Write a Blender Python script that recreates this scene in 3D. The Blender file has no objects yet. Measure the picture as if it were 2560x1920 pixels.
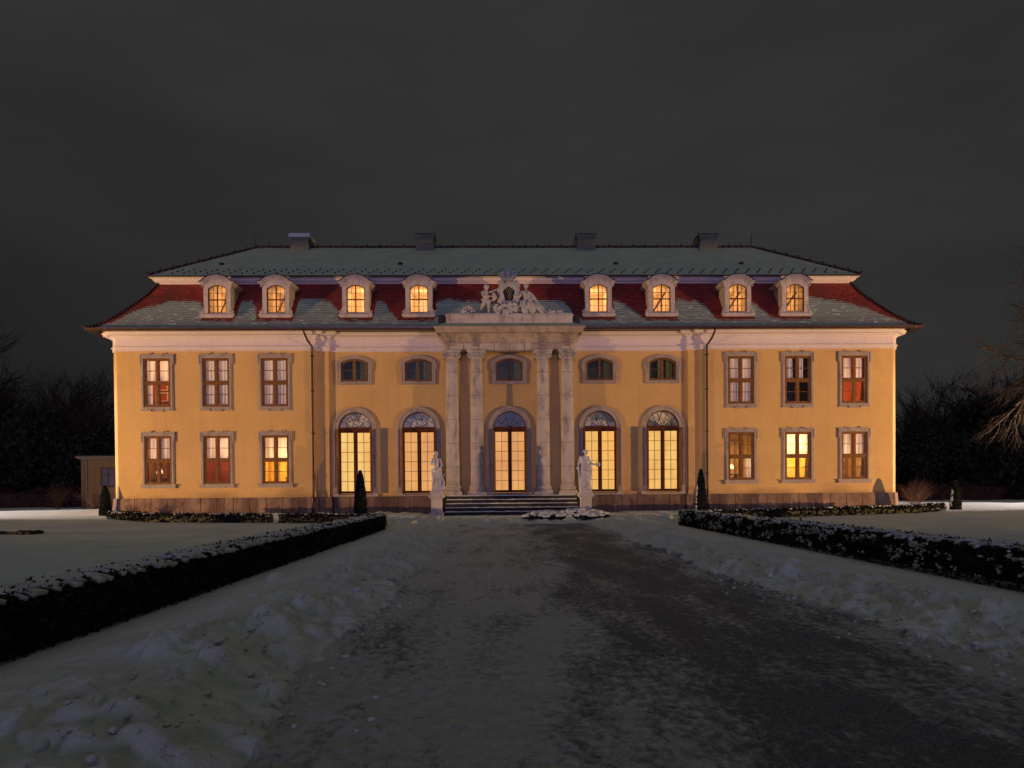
import bpy, bmesh, math, random
import numpy as np
from mathutils import Vector, Matrix
random.seed(7); rng = np.random.default_rng(7)
S = bpy.context.scene; COL = S.collection
R = math.radians; PI = math.pi
# ------------------------------------------------------------------ materials
def nt(name):
    m = bpy.data.materials.new(name); m.use_nodes = True
    n = m.node_tree; b = n.nodes['Principled BSDF']; return m, n, b
def N(t, kind, **kw):
    n = t.nodes.new(kind)
    for k, v in kw.items():
        if k in n.inputs: n.inputs[k].default_value = v
        else: setattr(n, k, v)
    return n
def mixc(t, fac, a, b, mode='MIX'):
    n = t.nodes.new('ShaderNodeMix'); n.data_type = 'RGBA'; n.blend_type = mode
    for s, v in ((n.inputs[0], fac), (n.inputs[6], a), (n.inputs[7], b)):
        if isinstance(v, bpy.types.NodeSocket): t.links.new(v, s)
        elif isinstance(v, (int, float)): s.default_value = v
        else: s.default_value = (*v, 1)
    return n.outputs[2]
def ramp(t, src, p0, p1, v0=0., v1=1.):
    n = t.nodes.new('ShaderNodeMapRange'); t.links.new(src, n.inputs[0])
    n.inputs[1].default_value = p0; n.inputs[2].default_value = p1
    n.inputs[3].default_value = v0; n.inputs[4].default_value = v1; n.interpolation_type = 'SMOOTHSTEP' if False else 'LINEAR'
    return n.outputs[0]
def coords(t, scale=(1, 1, 1), kind='Object'):
    c = t.nodes.new('ShaderNodeTexCoord'); mp = t.nodes.new('ShaderNodeMapping')
    mp.inputs['Scale'].default_value = scale; t.links.new(c.outputs[kind], mp.inputs[0]); return mp.outputs[0]
def geo(t, scale=(1, 1, 1)):
    c = t.nodes.new('ShaderNodeNewGeometry'); mp = t.nodes.new('ShaderNodeMapping')
    mp.inputs['Scale'].default_value = scale; t.links.new(c.outputs['Position'], mp.inputs[0]); return mp.outputs[0]
def noise(t, vec, scale, detail=4, rough=.55):
    n = N(t, 'ShaderNodeTexNoise', Scale=scale, Detail=detail, Roughness=rough); t.links.new(vec, n.inputs['Vector']); return n.outputs[0]
def bump(t, b, h, strength=.3, dist=.02):
    n = N(t, 'ShaderNodeBump', Strength=strength, Distance=dist); t.links.new(h, n.inputs['Height']); t.links.new(n.outputs[0], b.inputs['Normal'])
def simple(name, c, rough=.7, c2=None, sc=3., lo=.35, hi=.65, bs=0., bd=.01, bsc=30, vec=(1, 1, 1), metal=0., spec=.4):
    m, t, b = nt(name); b.inputs['Roughness'].default_value = rough; b.inputs['Metallic'].default_value = metal
    b.inputs['Specular IOR Level'].default_value = spec
    g = geo(t, vec)
    c2 = c2 or tuple(x*.8 for x in c)
    col = mixc(t, ramp(t, noise(t, g, sc), lo, hi), c, c2); t.links.new(col, b.inputs['Base Color'])
    if bs: bump(t, b, noise(t, geo(t), bsc, 5), bs, bd)
    return m
def plaster(name, c, c2, c3):
    m, t, b = nt(name); b.inputs['Roughness'].default_value = .9; b.inputs['Specular IOR Level'].default_value = .15
    a = mixc(t, ramp(t, noise(t, geo(t), .5, 6, .6), .35, .7), c, c2)
    st = ramp(t, noise(t, geo(t, (2.2, 2.2, .25)), 1.3, 6, .65), .52, .8, 0, .55)
    a = mixc(t, st, a, c3)
    fl = ramp(t, noise(t, geo(t, (1, 1, 1.4)), 7, 6, .65), .48, .78, 0, .42)
    a = mixc(t, fl, a, c3)
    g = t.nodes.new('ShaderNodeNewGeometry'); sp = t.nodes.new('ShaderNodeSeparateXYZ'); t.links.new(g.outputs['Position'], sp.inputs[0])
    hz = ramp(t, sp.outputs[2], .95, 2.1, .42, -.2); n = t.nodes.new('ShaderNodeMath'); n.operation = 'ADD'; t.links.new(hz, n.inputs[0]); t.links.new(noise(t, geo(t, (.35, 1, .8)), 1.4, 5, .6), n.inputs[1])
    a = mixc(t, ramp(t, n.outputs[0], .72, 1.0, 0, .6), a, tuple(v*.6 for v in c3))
    t.links.new(a, b.inputs['Base Color'])
    h = t.nodes.new('ShaderNodeMath'); h.operation = 'ADD'
    t.links.new(noise(t, geo(t), 14, 6, .65), h.inputs[0]); t.links.new(noise(t, geo(t), 2.2, 3), h.inputs[1])
    bump(t, b, h.outputs[0], .5, .035); return m
def stone(name, c, c2, c3, joint=None, s=1.):
    m, t, b = nt(name); b.inputs['Roughness'].default_value = .88; b.inputs['Specular IOR Level'].default_value = .2
    a = mixc(t, ramp(t, noise(t, geo(t), 1.1*s, 6, .65), .35, .65), c, c2)
    d = ramp(t, noise(t, geo(t, (1.3, 1.3, .45)), 2.3*s, 8, .7), .5, .68, 0, .85)
    a = mixc(t, d, a, c3)
    sp = ramp(t, noise(t, geo(t), 22*s, 4, .7), .56, .74, 0, .5)
    a = mixc(t, sp, a, c3)
    hs = noise(t, geo(t), 16*s, 8, .7)
    if joint:
        bx, bz = joint
        g = t.nodes.new('ShaderNodeNewGeometry'); sep = t.nodes.new('ShaderNodeSeparateXYZ'); t.links.new(g.outputs['Position'], sep.inputs[0])
        def line(sock, per, w):
            q = t.nodes.new('ShaderNodeMath'); q.operation = 'PINGPONG'; q.inputs[1].default_value = per/2; t.links.new(sock, q.inputs[0])
            return ramp(t, q.outputs[0], w, w*1.8, 1, 0)
        if bx:
            l = line(sep.outputs['X'], bx, .012); a = mixc(t, l, a, tuple(x*.45 for x in c3))
            fl = t.nodes.new('ShaderNodeMath'); fl.operation = 'DIVIDE'; fl.inputs[1].default_value = bx; t.links.new(sep.outputs['X'], fl.inputs[0])
            f2 = t.nodes.new('ShaderNodeMath'); f2.operation = 'ROUND'; t.links.new(fl.outputs[0], f2.inputs[0])
            wn = t.nodes.new('ShaderNodeTexWhiteNoise'); wn.noise_dimensions = '1D'; t.links.new(f2.outputs[0], wn.inputs['W'])
            a = mixc(t, ramp(t, wn.outputs[0], 0, 1, 0, .75), a, c3)
        if bz:
            l = line(sep.outputs['Z'], bz, .008); a = mixc(t, l, a, c3)
    t.links.new(a, b.inputs['Base Color']); bump(t, b, hs, .6, .03); return m
def snowmat(name, c=(.74, .77, .76), bsc=20., bs=.4):
    m, t, b = nt(name); b.inputs['Roughness'].default_value = .75; b.inputs['Specular IOR Level'].default_value = .25
    a = mixc(t, ramp(t, noise(t, geo(t), 1.2, 6, .6), .35, .7), c, tuple(x*.82 for x in c))
    t.links.new(a, b.inputs['Base Color'])
    bump(t, b, noise(t, geo(t), bsc, 7, .65), bs, .03); return m
def emis(name, c, st, folds=0, c2=None, grad=None):
    m, t, b = nt(name); b.inputs['Base Color'].default_value = (.05, .04, .03, 1); b.inputs['Roughness'].default_value = .9
    col = c
    if c2: col = mixc(t, ramp(t, noise(t, geo(t, (1, 1, .55)), .9, 3), .36, .64), tuple(v*.82 for v in c), c2)
    if folds:
        w = noise(t, geo(t, (folds, 1, .06)), 1.0, 2); col = mixc(t, ramp(t, w, .35, .65, 0, .35), col if c2 else c, tuple(x*.75 for x in c))
    if isinstance(col, tuple): b.inputs['Emission Color'].default_value = (*col, 1)
    else: t.links.new(col, b.inputs['Emission Color'])
    b.inputs['Emission Strength'].default_value = st; return m
def glass(name, tint=(1, 1, 1), refl=.12):
    m, t, b = nt(name); t.nodes.remove(b)
    o = t.nodes['Material Output']; tr = N(t, 'ShaderNodeBsdfTransparent'); tr.inputs[0].default_value = (*tint, 1)
    gl = N(t, 'ShaderNodeBsdfGlossy', Roughness=.35); gl.inputs[0].default_value = (.9, .95, 1, 1)
    mx = t.nodes.new('ShaderNodeMixShader'); mx.inputs[0].default_value = refl
    t.links.new(tr.outputs[0], mx.inputs[1]); t.links.new(gl.outputs[0], mx.inputs[2]); t.links.new(mx.outputs[0], o.inputs[0]); return m
def curtainmat():
    m, t, b = nt('curtain_cloth'); t.nodes.remove(b); o = t.nodes['Material Output']
    g = geo(t); a = mixc(t, ramp(t, noise(t, geo(t, (3.2, 3, .35)), 1., 2), .35, .65), (.90, .86, .86), (.74, .70, .70))
    d = N(t, 'ShaderNodeBsdfDiffuse'); tl = N(t, 'ShaderNodeBsdfTranslucent'); t.links.new(a, d.inputs[0]); t.links.new(a, tl.inputs[0])
    mx = t.nodes.new('ShaderNodeMixShader'); mx.inputs[0].default_value = .3
    t.links.new(d.outputs[0], mx.inputs[1]); t.links.new(tl.outputs[0], mx.inputs[2]); t.links.new(mx.outputs[0], o.inputs[0]); return m
def tilemat(name, snowcol=(.46, .62, .53)):
    m, t, b = nt(name); b.inputs['Roughness'].default_value = .8; b.inputs['Specular IOR Level'].default_value = .25
    uv = t.nodes.new('ShaderNodeTexCoord'); sep = t.nodes.new('ShaderNodeSeparateXYZ'); t.links.new(uv.outputs['UV'], sep.inputs[0])
    def M(op, a, bb=None):
        n = t.nodes.new('ShaderNodeMath'); n.operation = op
        for i, v in enumerate((a, bb)):
            if v is None: continue
            if isinstance(v, bpy.types.NodeSocket): t.links.new(v, n.inputs[i])
            else: n.inputs[i].default_value = v
        return n.outputs[0]
    row = M('FLOOR', sep.outputs[1]); fv = M('FRACT', sep.outputs[1])
    u = M('ADD', sep.outputs[0], M('MULTIPLY', row, .5)); fu = M('FRACT', u); iu = M('FLOOR', u)
    wn = t.nodes.new('ShaderNodeTexWhiteNoise'); wn.noise_dimensions = '2D'; cb = t.nodes.new('ShaderNodeCombineXYZ')
    t.links.new(iu, cb.inputs[0]); t.links.new(row, cb.inputs[1]); t.links.new(cb.outputs[0], wn.inputs['Vector'])
    tile = mixc(t, wn.outputs[0], (.44, .060, .048), (.26, .032, .035))
    tile = mixc(t, ramp(t, noise(t, geo(t), .8, 5), .4, .7), tile, (.2, .05, .045))
    edge = M('ABSOLUTE', M('SUBTRACT', fu, .5)); gap = ramp(t, edge, .42, .5, 0, .7)
    tile = mixc(t, gap, tile, (.05, .015, .015))
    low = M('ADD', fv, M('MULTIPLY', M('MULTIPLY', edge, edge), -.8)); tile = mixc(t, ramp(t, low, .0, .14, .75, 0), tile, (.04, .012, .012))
    at = t.nodes.new('ShaderNodeAttribute'); at.attribute_name = 'snow'
    a = M('ADD', at.outputs['Fac'], M('MULTIPLY', M('SUBTRACT', noise(t, geo(t), 2.5, 5, .7), .5), .9))
    a = M('ADD', a, M('MULTIPLY', M('SUBTRACT', wn.outputs[0], .5), .35))
    a = M('SUBTRACT', a, M('MULTIPLY', M('ABSOLUTE', M('SUBTRACT', fv, .62)), .75))
    mask = ramp(t, a, .24, .34)
    sc = mixc(t, ramp(t, noise(t, geo(t), 5, 4), .3, .7), snowcol, tuple(x*.85 for x in snowcol))
    t.links.new(mixc(t, mask, tile, sc), b.inputs['Base Color'])
    hh = M('ADD', M('MULTIPLY', mask, .5), M('MULTIPLY', wn.outputs[0], .5)); bump(t, b, hh, .8, .03)
    return m
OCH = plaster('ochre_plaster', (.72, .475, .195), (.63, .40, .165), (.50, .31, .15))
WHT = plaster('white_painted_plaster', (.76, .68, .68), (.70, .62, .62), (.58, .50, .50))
SUR = stone('grey_sandstone', (.45, .385, .34), (.38, .32, .29), (.25, .20, .19), s=1.5)
DOR = stone('dormer_stone', (.62, .55, .54), (.52, .46, .46), (.30, .26, .28), s=2)
COLM = stone('weathered_column_stone', (.60, .55, .50), (.48, .43, .41), (.20, .165, .18), joint=(0, 1.22))
ENT = stone('weathered_entablature_stone', (.50, .42, .35), (.38, .29, .23), (.20, .14, .12), joint=(0, 0))
PLI = stone('brown_plinth_stone', (.38, .26, .19), (.21, .13, .10), (.085, .052, .048), joint=(.84, 0), s=1.1)
STA = stone('pale_statue_stone', (.60, .59, .60), (.48, .46, .47), (.2, .18, .18), s=3)
WOOD = simple('brown_window_wood', (.25, .115, .04), .6, (.17, .075, .028), 6, bs=.2, spec=.12)
WDRK = simple('dark_door_wood', (.15, .045, .016), .65, (.10, .03, .012), 6, bs=.2, spec=.08)
MUN = simple('dark_glazing_bar', (.05, .03, .025), .5)
LEAD = simple('dark_lead_sheet', (.045, .03, .035), .5, (.03, .022, .03), 4)
PIPE = simple('brown_copper_pipe', (.10, .055, .045), .35, (.06, .035, .03), 5, metal=.5)
GLS = glass('window_glass', refl=.02); GLSD = glass('dark_window_glass', (.78, .80, .45), .015)
CUR = curtainmat(); TILE = tilemat('red_roof_tiles_with_snow'); RIDGE = simple('dark_ridge_tile', (.05, .022, .032), .7, (.02, .012, .02), 6)
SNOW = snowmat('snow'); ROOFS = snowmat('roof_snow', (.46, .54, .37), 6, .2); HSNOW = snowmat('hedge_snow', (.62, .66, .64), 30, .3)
CHIM = simple('grey_render', (.20, .21, .16), .9, (.16, .17, .13), 3, bs=.3, bd=.02)
SLAT = simple('grey_metal_band', (.30, .3, .28), .7)
LEAF = simple('dark_box_leaf', (.025, .028, .018), .6, (.01, .012, .008), 9, spec=.25)
LEAFT = simple('dark_yew_needles', (.014, .02, .012), .8, (.008, .012, .008), 9)
BARK = simple('dark_bark', (.04, .028, .025), .9, (.025, .018, .016), 6)
BARKL = simple('olive_bark', (.17, .115, .045), .9, (.09, .065, .04), 3, bs=.4)
DARKM = simple('dark_interior', (.05, .06, .055), .9); BLK = simple('black_flashing', (.015, .012, .015), .6)
GOLD = simple('tarnished_gilding', (.35, .27, .14), .4, (.2, .16, .12), 12, metal=.6)
BEECH = simple('brown_beech_leaf', (.07, .03, .02), .8, (.035, .018, .014), 4)
# ------------------------------------------------------------------ mesh builder
class MB:
    def __init__(s): s.v = []; s.f = []; s.uv = None; s.at = None
    def add(s, vs, fs):
        o = len(s.v); s.v += [tuple(p) for p in vs]; s.f += [tuple(i+o for i in f) for f in fs]; return s
    def box(s, x0, x1, y0, y1, z0, z1):
        return s.add([(x0, y0, z0), (x1, y0, z0), (x1, y1, z0), (x0, y1, z0), (x0, y0, z1), (x1, y0, z1), (x1, y1, z1), (x0, y1, z1)],
                     [(0, 1, 2, 3), (4, 5, 6, 7), (0, 1, 5, 4), (1, 2, 6, 5), (2, 3, 7, 6), (3, 0, 4, 7)])
    def frust(s, x0, x1, y0, y1, z0, X0, X1, Y0, Y1, z1):
        return s.add([(x0, y0, z0), (x1, y0, z0), (x1, y1, z0), (x0, y1, z0), (X0, Y0, z1), (X1, Y0, z1), (X1, Y1, z1), (X0, Y1, z1)],
                     [(0, 1, 2, 3), (4, 5, 6, 7), (0, 1, 5, 4), (1, 2, 6, 5), (2, 3, 7, 6), (3, 0, 4, 7)])
    def lathe(s, prof, c=(0, 0, 0), n=20, caps=True):
        vs = []; fs = []
        for r, z in prof:
            for i in range(n):
                a = 2*PI*i/n; vs.append((c[0]+r*math.cos(a), c[1]+r*math.sin(a), c[2]+z))
        for j in range(len(prof)-1):
            for i in range(n): k = (i+1) % n; fs.append((j*n+i, j*n+k, (j+1)*n+k, (j+1)*n+i))
        if caps: fs.append(tuple(range(n))); fs.append(tuple(range((len(prof)-1)*n, len(prof)*n)))
        return s.add(vs, fs)
    def tube(s, pts, rad, n=6, caps=True):
        pts = [Vector(p) for p in pts]; vs = []; fs = []
        if not hasattr(rad, '__len__'): rad = [rad]*len(pts)
        ref = None
        for i, p in enumerate(pts):
            d = (pts[min(i+1, len(pts)-1)]-pts[max(i-1, 0)]).normalized()
            if ref is None: ref = Vector((0, 0, 1)) if abs(d.z) < .9 else Vector((1, 0, 0))
            a = d.cross(ref); a = a.normalized() if a.length > 1e-4 else Vector((1, 0, 0)); b = d.cross(a).normalized(); ref = -b if False else ref
            for k in range(n):
                t = 2*PI*k/n; vs.append(p+(a*math.cos(t)+b*math.sin(t))*rad[i])
        for j in range(len(pts)-1):
            for i in range(n): k = (i+1) % n; fs.append((j*n+i, j*n+k, (j+1)*n+k, (j+1)*n+i))
        if caps and n > 2: fs.append(tuple(range(n))); fs.append(tuple(range((len(pts)-1)*n, len(pts)*n)))
        return s.add(vs, fs)
    def ell(s, c, r, rot=None, n=10, m=7):
        vs = [(0, 0, 1)]; fs = []
        for j in range(1, m):
            t = PI*j/m
            for i in range(n): a = 2*PI*i/n; vs.append((math.sin(t)*math.cos(a), math.sin(t)*math.sin(a), math.cos(t)))
        vs.append((0, 0, -1))
        for i in range(n): fs.append((0, 1+i, 1+(i+1) % n))
        for j in range(m-2):
            for i in range(n): k = (i+1) % n; fs.append((1+j*n+i, 1+(j+1)*n+i, 1+(j+1)*n+k, 1+j*n+k))
        L = len(vs)-1; b = 1+(m-2)*n
        for i in range(n): fs.append((b+i, L, b+(i+1) % n))
        if not hasattr(r, '__len__'): r = (r, r, r)
        mt = Matrix.Translation(c) @ (rot.to_matrix().to_4x4() if rot else Matrix()) @ Matrix.Diagonal((*r, 1))
        return s.add([mt @ Vector(v) for v in vs], fs)
    def cap(s, p0, p1, r0, r1, n=9):
        s.tube([p0, p1], [r0, r1], n); s.ell(p0, r0, n=n, m=6); s.ell(p1, r1, n=n, m=6); return s
    def chain(s, pts, rs, n=9):
        for i in range(len(pts)-1): s.cap(pts[i], pts[i+1], rs[i], rs[i+1], n)
        return s
    def prism(s, out, y0, y1):
        n = len(out); vs = [(x, y0, z) for x, z in out]+[(x, y1, z) for x, z in out]
        fs = [tuple(range(n)), tuple(range(n, 2*n))]+[(i, (i+1) % n, n+(i+1) % n, n+i) for i in range(n)]
        return s.add(vs, fs)
    def sweep(s, path, prof, closed=False, mp=None, close_prof=False, flip=1):
        """path: 2d points; prof: (offset, height); mp maps (a,b,h)->3d; offset goes to the right of travel * flip"""
        n = len(path); off = []
        for i in range(n):
            def nrm(a, b):
                d = (b[0]-a[0], b[1]-a[1]); l = math.hypot(*d) or 1; return (d[1]/l, -d[0]/l)
            if closed: n1 = nrm(path[i-1], path[i]); n2 = nrm(path[i], path[(i+1) % n])
            else:
                n1 = nrm(path[max(i-1, 0)], path[max(i, 1)]); n2 = nrm(path[min(i, n-2)], path[min(i+1, n-1)])
            m = (n1[0]+n2[0], n1[1]+n2[1]); dd = m[0]*n1[0]+m[1]*n1[1]; off.append((m[0]/dd, m[1]/dd))
        vs = []; fs = []; P = len(prof)
        for i in range(n):
            for o, h in prof: vs.append(mp(path[i][0]+off[i][0]*o*flip, path[i][1]+off[i][1]*o*flip, h))
        for i in range(n if closed else n-1):
            j = (i+1) % n
            for k in range(P if close_prof else P-1):
                k2 = (k+1) % P; fs.append((i*P+k, j*P+k, j*P+k2, i*P+k2))
        if not closed and P > 2: fs.append(tuple(range(P))); fs.append(tuple(range((n-1)*P, n*P)))
        return s.add(vs, fs)
    def build(s, name, mat, parent=None, smooth=False, recalc=True, loc=None):
        me = bpy.data.meshes.new(name); me.from_pydata(s.v, [], s.f)
        if recalc:
            b = bmesh.new(); b.from_mesh(me); bmesh.ops.recalc_face_normals(b, faces=b.faces); b.to_mesh(me); b.free()
        me.materials.append(mat)
        if smooth: me.polygons.foreach_set('use_smooth', [True]*len(me.polygons))
        return link(name, me, parent, loc)
def link(name, me, parent=None, loc=None):
    o = bpy.data.objects.new(name, me); COL.objects.link(o)
    if parent: o.parent = parent
    if loc: o.location = loc
    return o
def tag(o, label=None, cat=None, group=None, kind=None):
    for k, v in (('label', label), ('category', cat), ('group', group), ('kind', kind)):
        if v: o[k] = v
    return o
def empty(name, loc, label, cat, group=None):
    o = bpy.data.objects.new(name, None); COL.objects.link(o); o.location = loc; return tag(o, label, cat, group)
def kids(o): return [c for c in bpy.data.objects if c.parent == o]
def copy_tree(o, parent=None, loc=None, label=None):
    ks = kids(o); c = o.copy(); COL.objects.link(c)
    if parent: c.parent = parent
    if loc: c.location = loc
    if label: c['label'] = label
    for k in ks: copy_tree(k, c)
    return c
XY = lambda a, b, h: (a, b, h)
XZ = lambda a, b, h: (a, h, b)
def arc(cx, cz, r, a0, a1, n): return [(cx+r*math.cos(a0+(a1-a0)*i/n), cz+r*math.sin(a0+(a1-a0)*i/n)) for i in range(n+1)]
def seg(w, z0, zs, rise, n=10):
    """window outline with a segmental top, clockwise from bottom left; springs at zs"""
    r = (w*w+rise*rise)/(2*rise); c = zs+rise-r; a = math.asin(w/r)
    return [(-w, z0)]+[(r*math.sin(-a+2*a*i/n), c+r*math.cos(-a+2*a*i/n)) for i in range(n+1)]+[(w, z0)]
def archo(w, z0, zs, n=20): return [(-w, z0)]+arc(0, zs, w, PI, 0, n)+[(w, z0)]
# ------------------------------------------------------------------ noise
_P = rng.permutation(256); _P = np.concatenate([_P, _P, _P]); _G = rng.normal(size=(256, 2)); _G /= np.linalg.norm(_G, axis=1)[:, None]
def perlin(x, y):
    xi = np.floor(x).astype(int); yi = np.floor(y).astype(int); xf = x-xi; yf = y-yi
    u = xf*xf*xf*(xf*(xf*6-15)+10); v = yf*yf*yf*(yf*(yf*6-15)+10)
    def g(a, b):
        h = _P[(_P[(xi+a) & 255]+(yi+b)) & 255]; gg = _G[h]; return gg[..., 0]*(xf-a)+gg[..., 1]*(yf-b)
    return (g(0, 0)*(1-u)+g(1, 0)*u)*(1-v)+(g(0, 1)*(1-u)+g(1, 1)*u)*v
def fbm(x, y, o=4, p=.5):
    r = 0; a = 1
    for i in range(o): r = r+a*perlin(x*2**i+i*17.3, y*2**i+i*9.1); a *= p
    return r
# ================================================================== PALACE
pal = empty('palace', (0, 0, 0), 'long two-storey ochre baroque palace with red mansard roof, floodlit behind the snowy garden', 'palace')
W = 20.5; CH = .32; YC = 5.6; YB = 11.2
XW = [-18.11, -15.11, -12.11, 12.11, 15.11, 18.11]; XD = [-8.09, -4.76, 0, 4.76, 8.09]
def wallsheet(mb, x0, x1, z0, z1, y, holes, rev=.28):
    bm = bmesh.new(); loops = [[(x0, z0), (x1, z0), (x1, z1), (x0, z1)]]+holes; es = []
    for lp in loops:
        vs = [bm.verts.new((a, y, b)) for a, b in lp]
        for i in range(len(vs)): es.append(bm.edges.new((vs[i], vs[(i+1) % len(vs)])))
    bmesh.ops.triangle_fill(bm, use_beauty=True, use_dissolve=False, edges=es)
    bm.verts.index_update(); mb.add([v.co[:] for v in bm.verts], [tuple(v.index for v in f.verts) for f in bm.faces]); bm.free()
    for lp in holes:
        n = len(lp); mb.add([(a, y, b) for a, b in lp]+[(a, y+rev, b) for a, b in lp], [(i, (i+1) % n, n+(i+1) % n, n+i) for i in range(n)])
def sh(lp, dx): return [(a+dx, b) for a, b in lp]
HW = .66
def rect(w, z0, z1): return [(-w, z0), (-w, z1), (w, z1), (w, z0)]
wl = MB(); ZW0, ZW1 = .93, 8.55
wallsheet(wl, -W+CH, -10.05, ZW0, ZW1, 0, [sh(rect(HW, z0, z1), x) for x in XW[:3] for z0, z1 in ((1.69, 4.15), (5.67, 8.14))])
wallsheet(wl, 10.05, W-CH, ZW0, ZW1, 0, [sh(rect(HW, z0, z1), x) for x in XW[3:] for z0, z1 in ((1.69, 4.15), (5.67, 8.14))])
wallsheet(wl, -9.4, 9.4, ZW0, ZW1, .4, [sh(archo(.87, 1.06, 4.5), x) for x in XD]+[sh(seg(.7, 6.99, 7.93, .2), x) for x in XD], .3)
for s in (-1, 1):
    a, b, c = s*10.05, s*9.4, s*(W-CH)
    wl.add([(a, 0, ZW0), (a, .2, ZW0), (a, .2, ZW1), (a, 0, ZW1)], [(0, 1, 2, 3)])
    wl.add([(a, .2, ZW0), (b, .2, ZW0), (b, .2, ZW1), (a, .2, ZW1)], [(0, 1, 2, 3)])
    wl.add([(b, .2, ZW0), (b, .4, ZW0), (b, .4, ZW1), (b, .2, ZW1)], [(0, 1, 2, 3)])
    wl.add([(c, 0, ZW0), (s*W, CH, ZW0), (s*W, CH, ZW1), (c, 0, ZW1)], [(0, 1, 2, 3)])
    wl.add([(s*W, CH, ZW0), (s*W, YB, ZW0), (s*W, YB, ZW1), (s*W, CH, ZW1)], [(0, 1, 2, 3)])
wl.add([(-W, YB, ZW0), (W, YB, ZW0), (W, YB, ZW1), (-W, YB, ZW1)], [(0, 1, 2, 3)])
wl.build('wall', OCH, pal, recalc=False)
FP = [(-W, YB), (-W, CH), (-W+CH, 0), (-10.05, 0), (-10.05, .2), (-9.4, .2), (-9.4, .4), (9.4, .4), (9.4, .2), (10.05, .2), (10.05, 0), (W-CH, 0), (W, CH), (W, YB)]
# travel left->right along the front: right-hand side is -y (outside)
MB().sweep(FP, [(0, .95), (.08, .95), (.10, .90), (.22, -.3), (0, -.3)], closed=False, mp=XY).build('plinth', PLI, pal)
MB().sweep(FP, [(.0, 8.52), (.05, 8.52), (.05, 8.72), (.09, 8.74), (.09, 8.76), (.03, 8.765), (.03, 9.12), (.07, 9.14), (.10, 9.20), (.17, 9.23), (.19, 9.27), (.42, 9.30), (.44, 9.38), (.50, 9.42), (.50, 9.46), (0, 9.46)], mp=XY).build('cornice', WHT, pal)
MB().sweep(FP, [(.045, 8.70), (.115, 8.70), (.115, 8.73), (.045, 8.765)], mp=XY).build('string_moulding', WHT, pal)
# gutter
EO = .75; GP = [(-W-EO, YB+EO), (-W-EO, -EO), (W+EO, -EO), (W+EO, YB+EO)]
MB().sweep(GP, [(-.34, 9.44), (.02, 9.40), (.08, 9.47), (.09, 9.55), (.06, 9.555), (.0, 9.5), (-.34, 9.5)], mp=XY).build('gutter', PIPE, pal)
for s, x in ((-1, -10.17), (1, 10.31)):
    p = MB().tube([(x+s*.22, -.78, 9.45), (x+s*.22, -.76, 9.3), (x+s*.14, -.45, 8.98), (x, -.12, 8.72), (x, -.1, 8.4), (x+.0, -.1, 1.4), (x, -.17, .95), (x, -.33, .05)], .055, 8)
    for z in (2, 4.2, 6.4, 8.2): p.box(x-.075, x+.075, -.17, 0, z, z+.05)
    p.build('downpipe', PIPE, pal, True)
# ------------------------------------------------ mansard roof
DX = [-15.05, -12.04, -7.94, -4.67, 4.69, 8.0, 12.02, 15.05]
SP = [(0, 9.5), (.25, 9.66), (.55, 9.93), (.84, 10.22), (1.15, 10.58), (1.47, 10.98), (1.75, 11.34), (2.01, 11.70), (2.25, 12.10), (2.46, 12.5)]
SB = [(-21.3, 9.3), (-20.6, 9.6), (-19.6, 10.6), (-18.6, 11.1), (-17.5, 11.35), (-16.3, 11.3), (-16.0, 10.9), (-15.8, 10.0), (-14.2, 10.0), (-14.15, 11.2), (-13.6, 11.35), (-13.2, 10.8), (-13.0, 10.0), (-11.2, 10.0), (-11.1, 11.4), (-10.3, 11.45), (-9.4, 11.2), (-9.0, 10.8), (-8.8, 10.0), (-7.1, 10.0), (-7.05, 11.3), (-6.6, 11.3), (-6.2, 10.6), (-5.7, 10.0), (-3.85, 10.0), (-3.8, 11.3), (-3.3, 11.45), (-2, 11.25), (-.5, 11.15), (1.5, 11.3), (2.8, 11.3), (3.2, 10.9), (3.5, 10.2), (3.8, 10), (5.5, 10), (5.55, 11.3), (5.9, 11.3), (6.5, 10.8), (7.1, 10), (8.8, 10), (8.85, 11.35), (10.1, 11.25), (10.5, 10.9), (10.8, 10.1), (11.1, 10), (12.85, 10), (12.9, 11.4), (13.2, 11.0), (13.8, 10.2), (14.2, 10), (15.85, 10), (15.9, 11.6), (17, 11.4), (18, 11.15), (19, 10.8), (19.8, 10.3), (20.6, 9.8), (21.2, 9.3)]
sbx, sbz = np.array(SB).T
def prof_at(t):
    ss = np.array([p[0] for p in SP]); zz = np.array([p[1] for p in SP]); L = np.concatenate([[0], np.cumsum(np.hypot(np.diff(ss), np.diff(zz)))])
    return np.interp(t*L[-1], L, ss), np.interp(t*L[-1], L, zz), L[-1]
NR = 27
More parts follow.
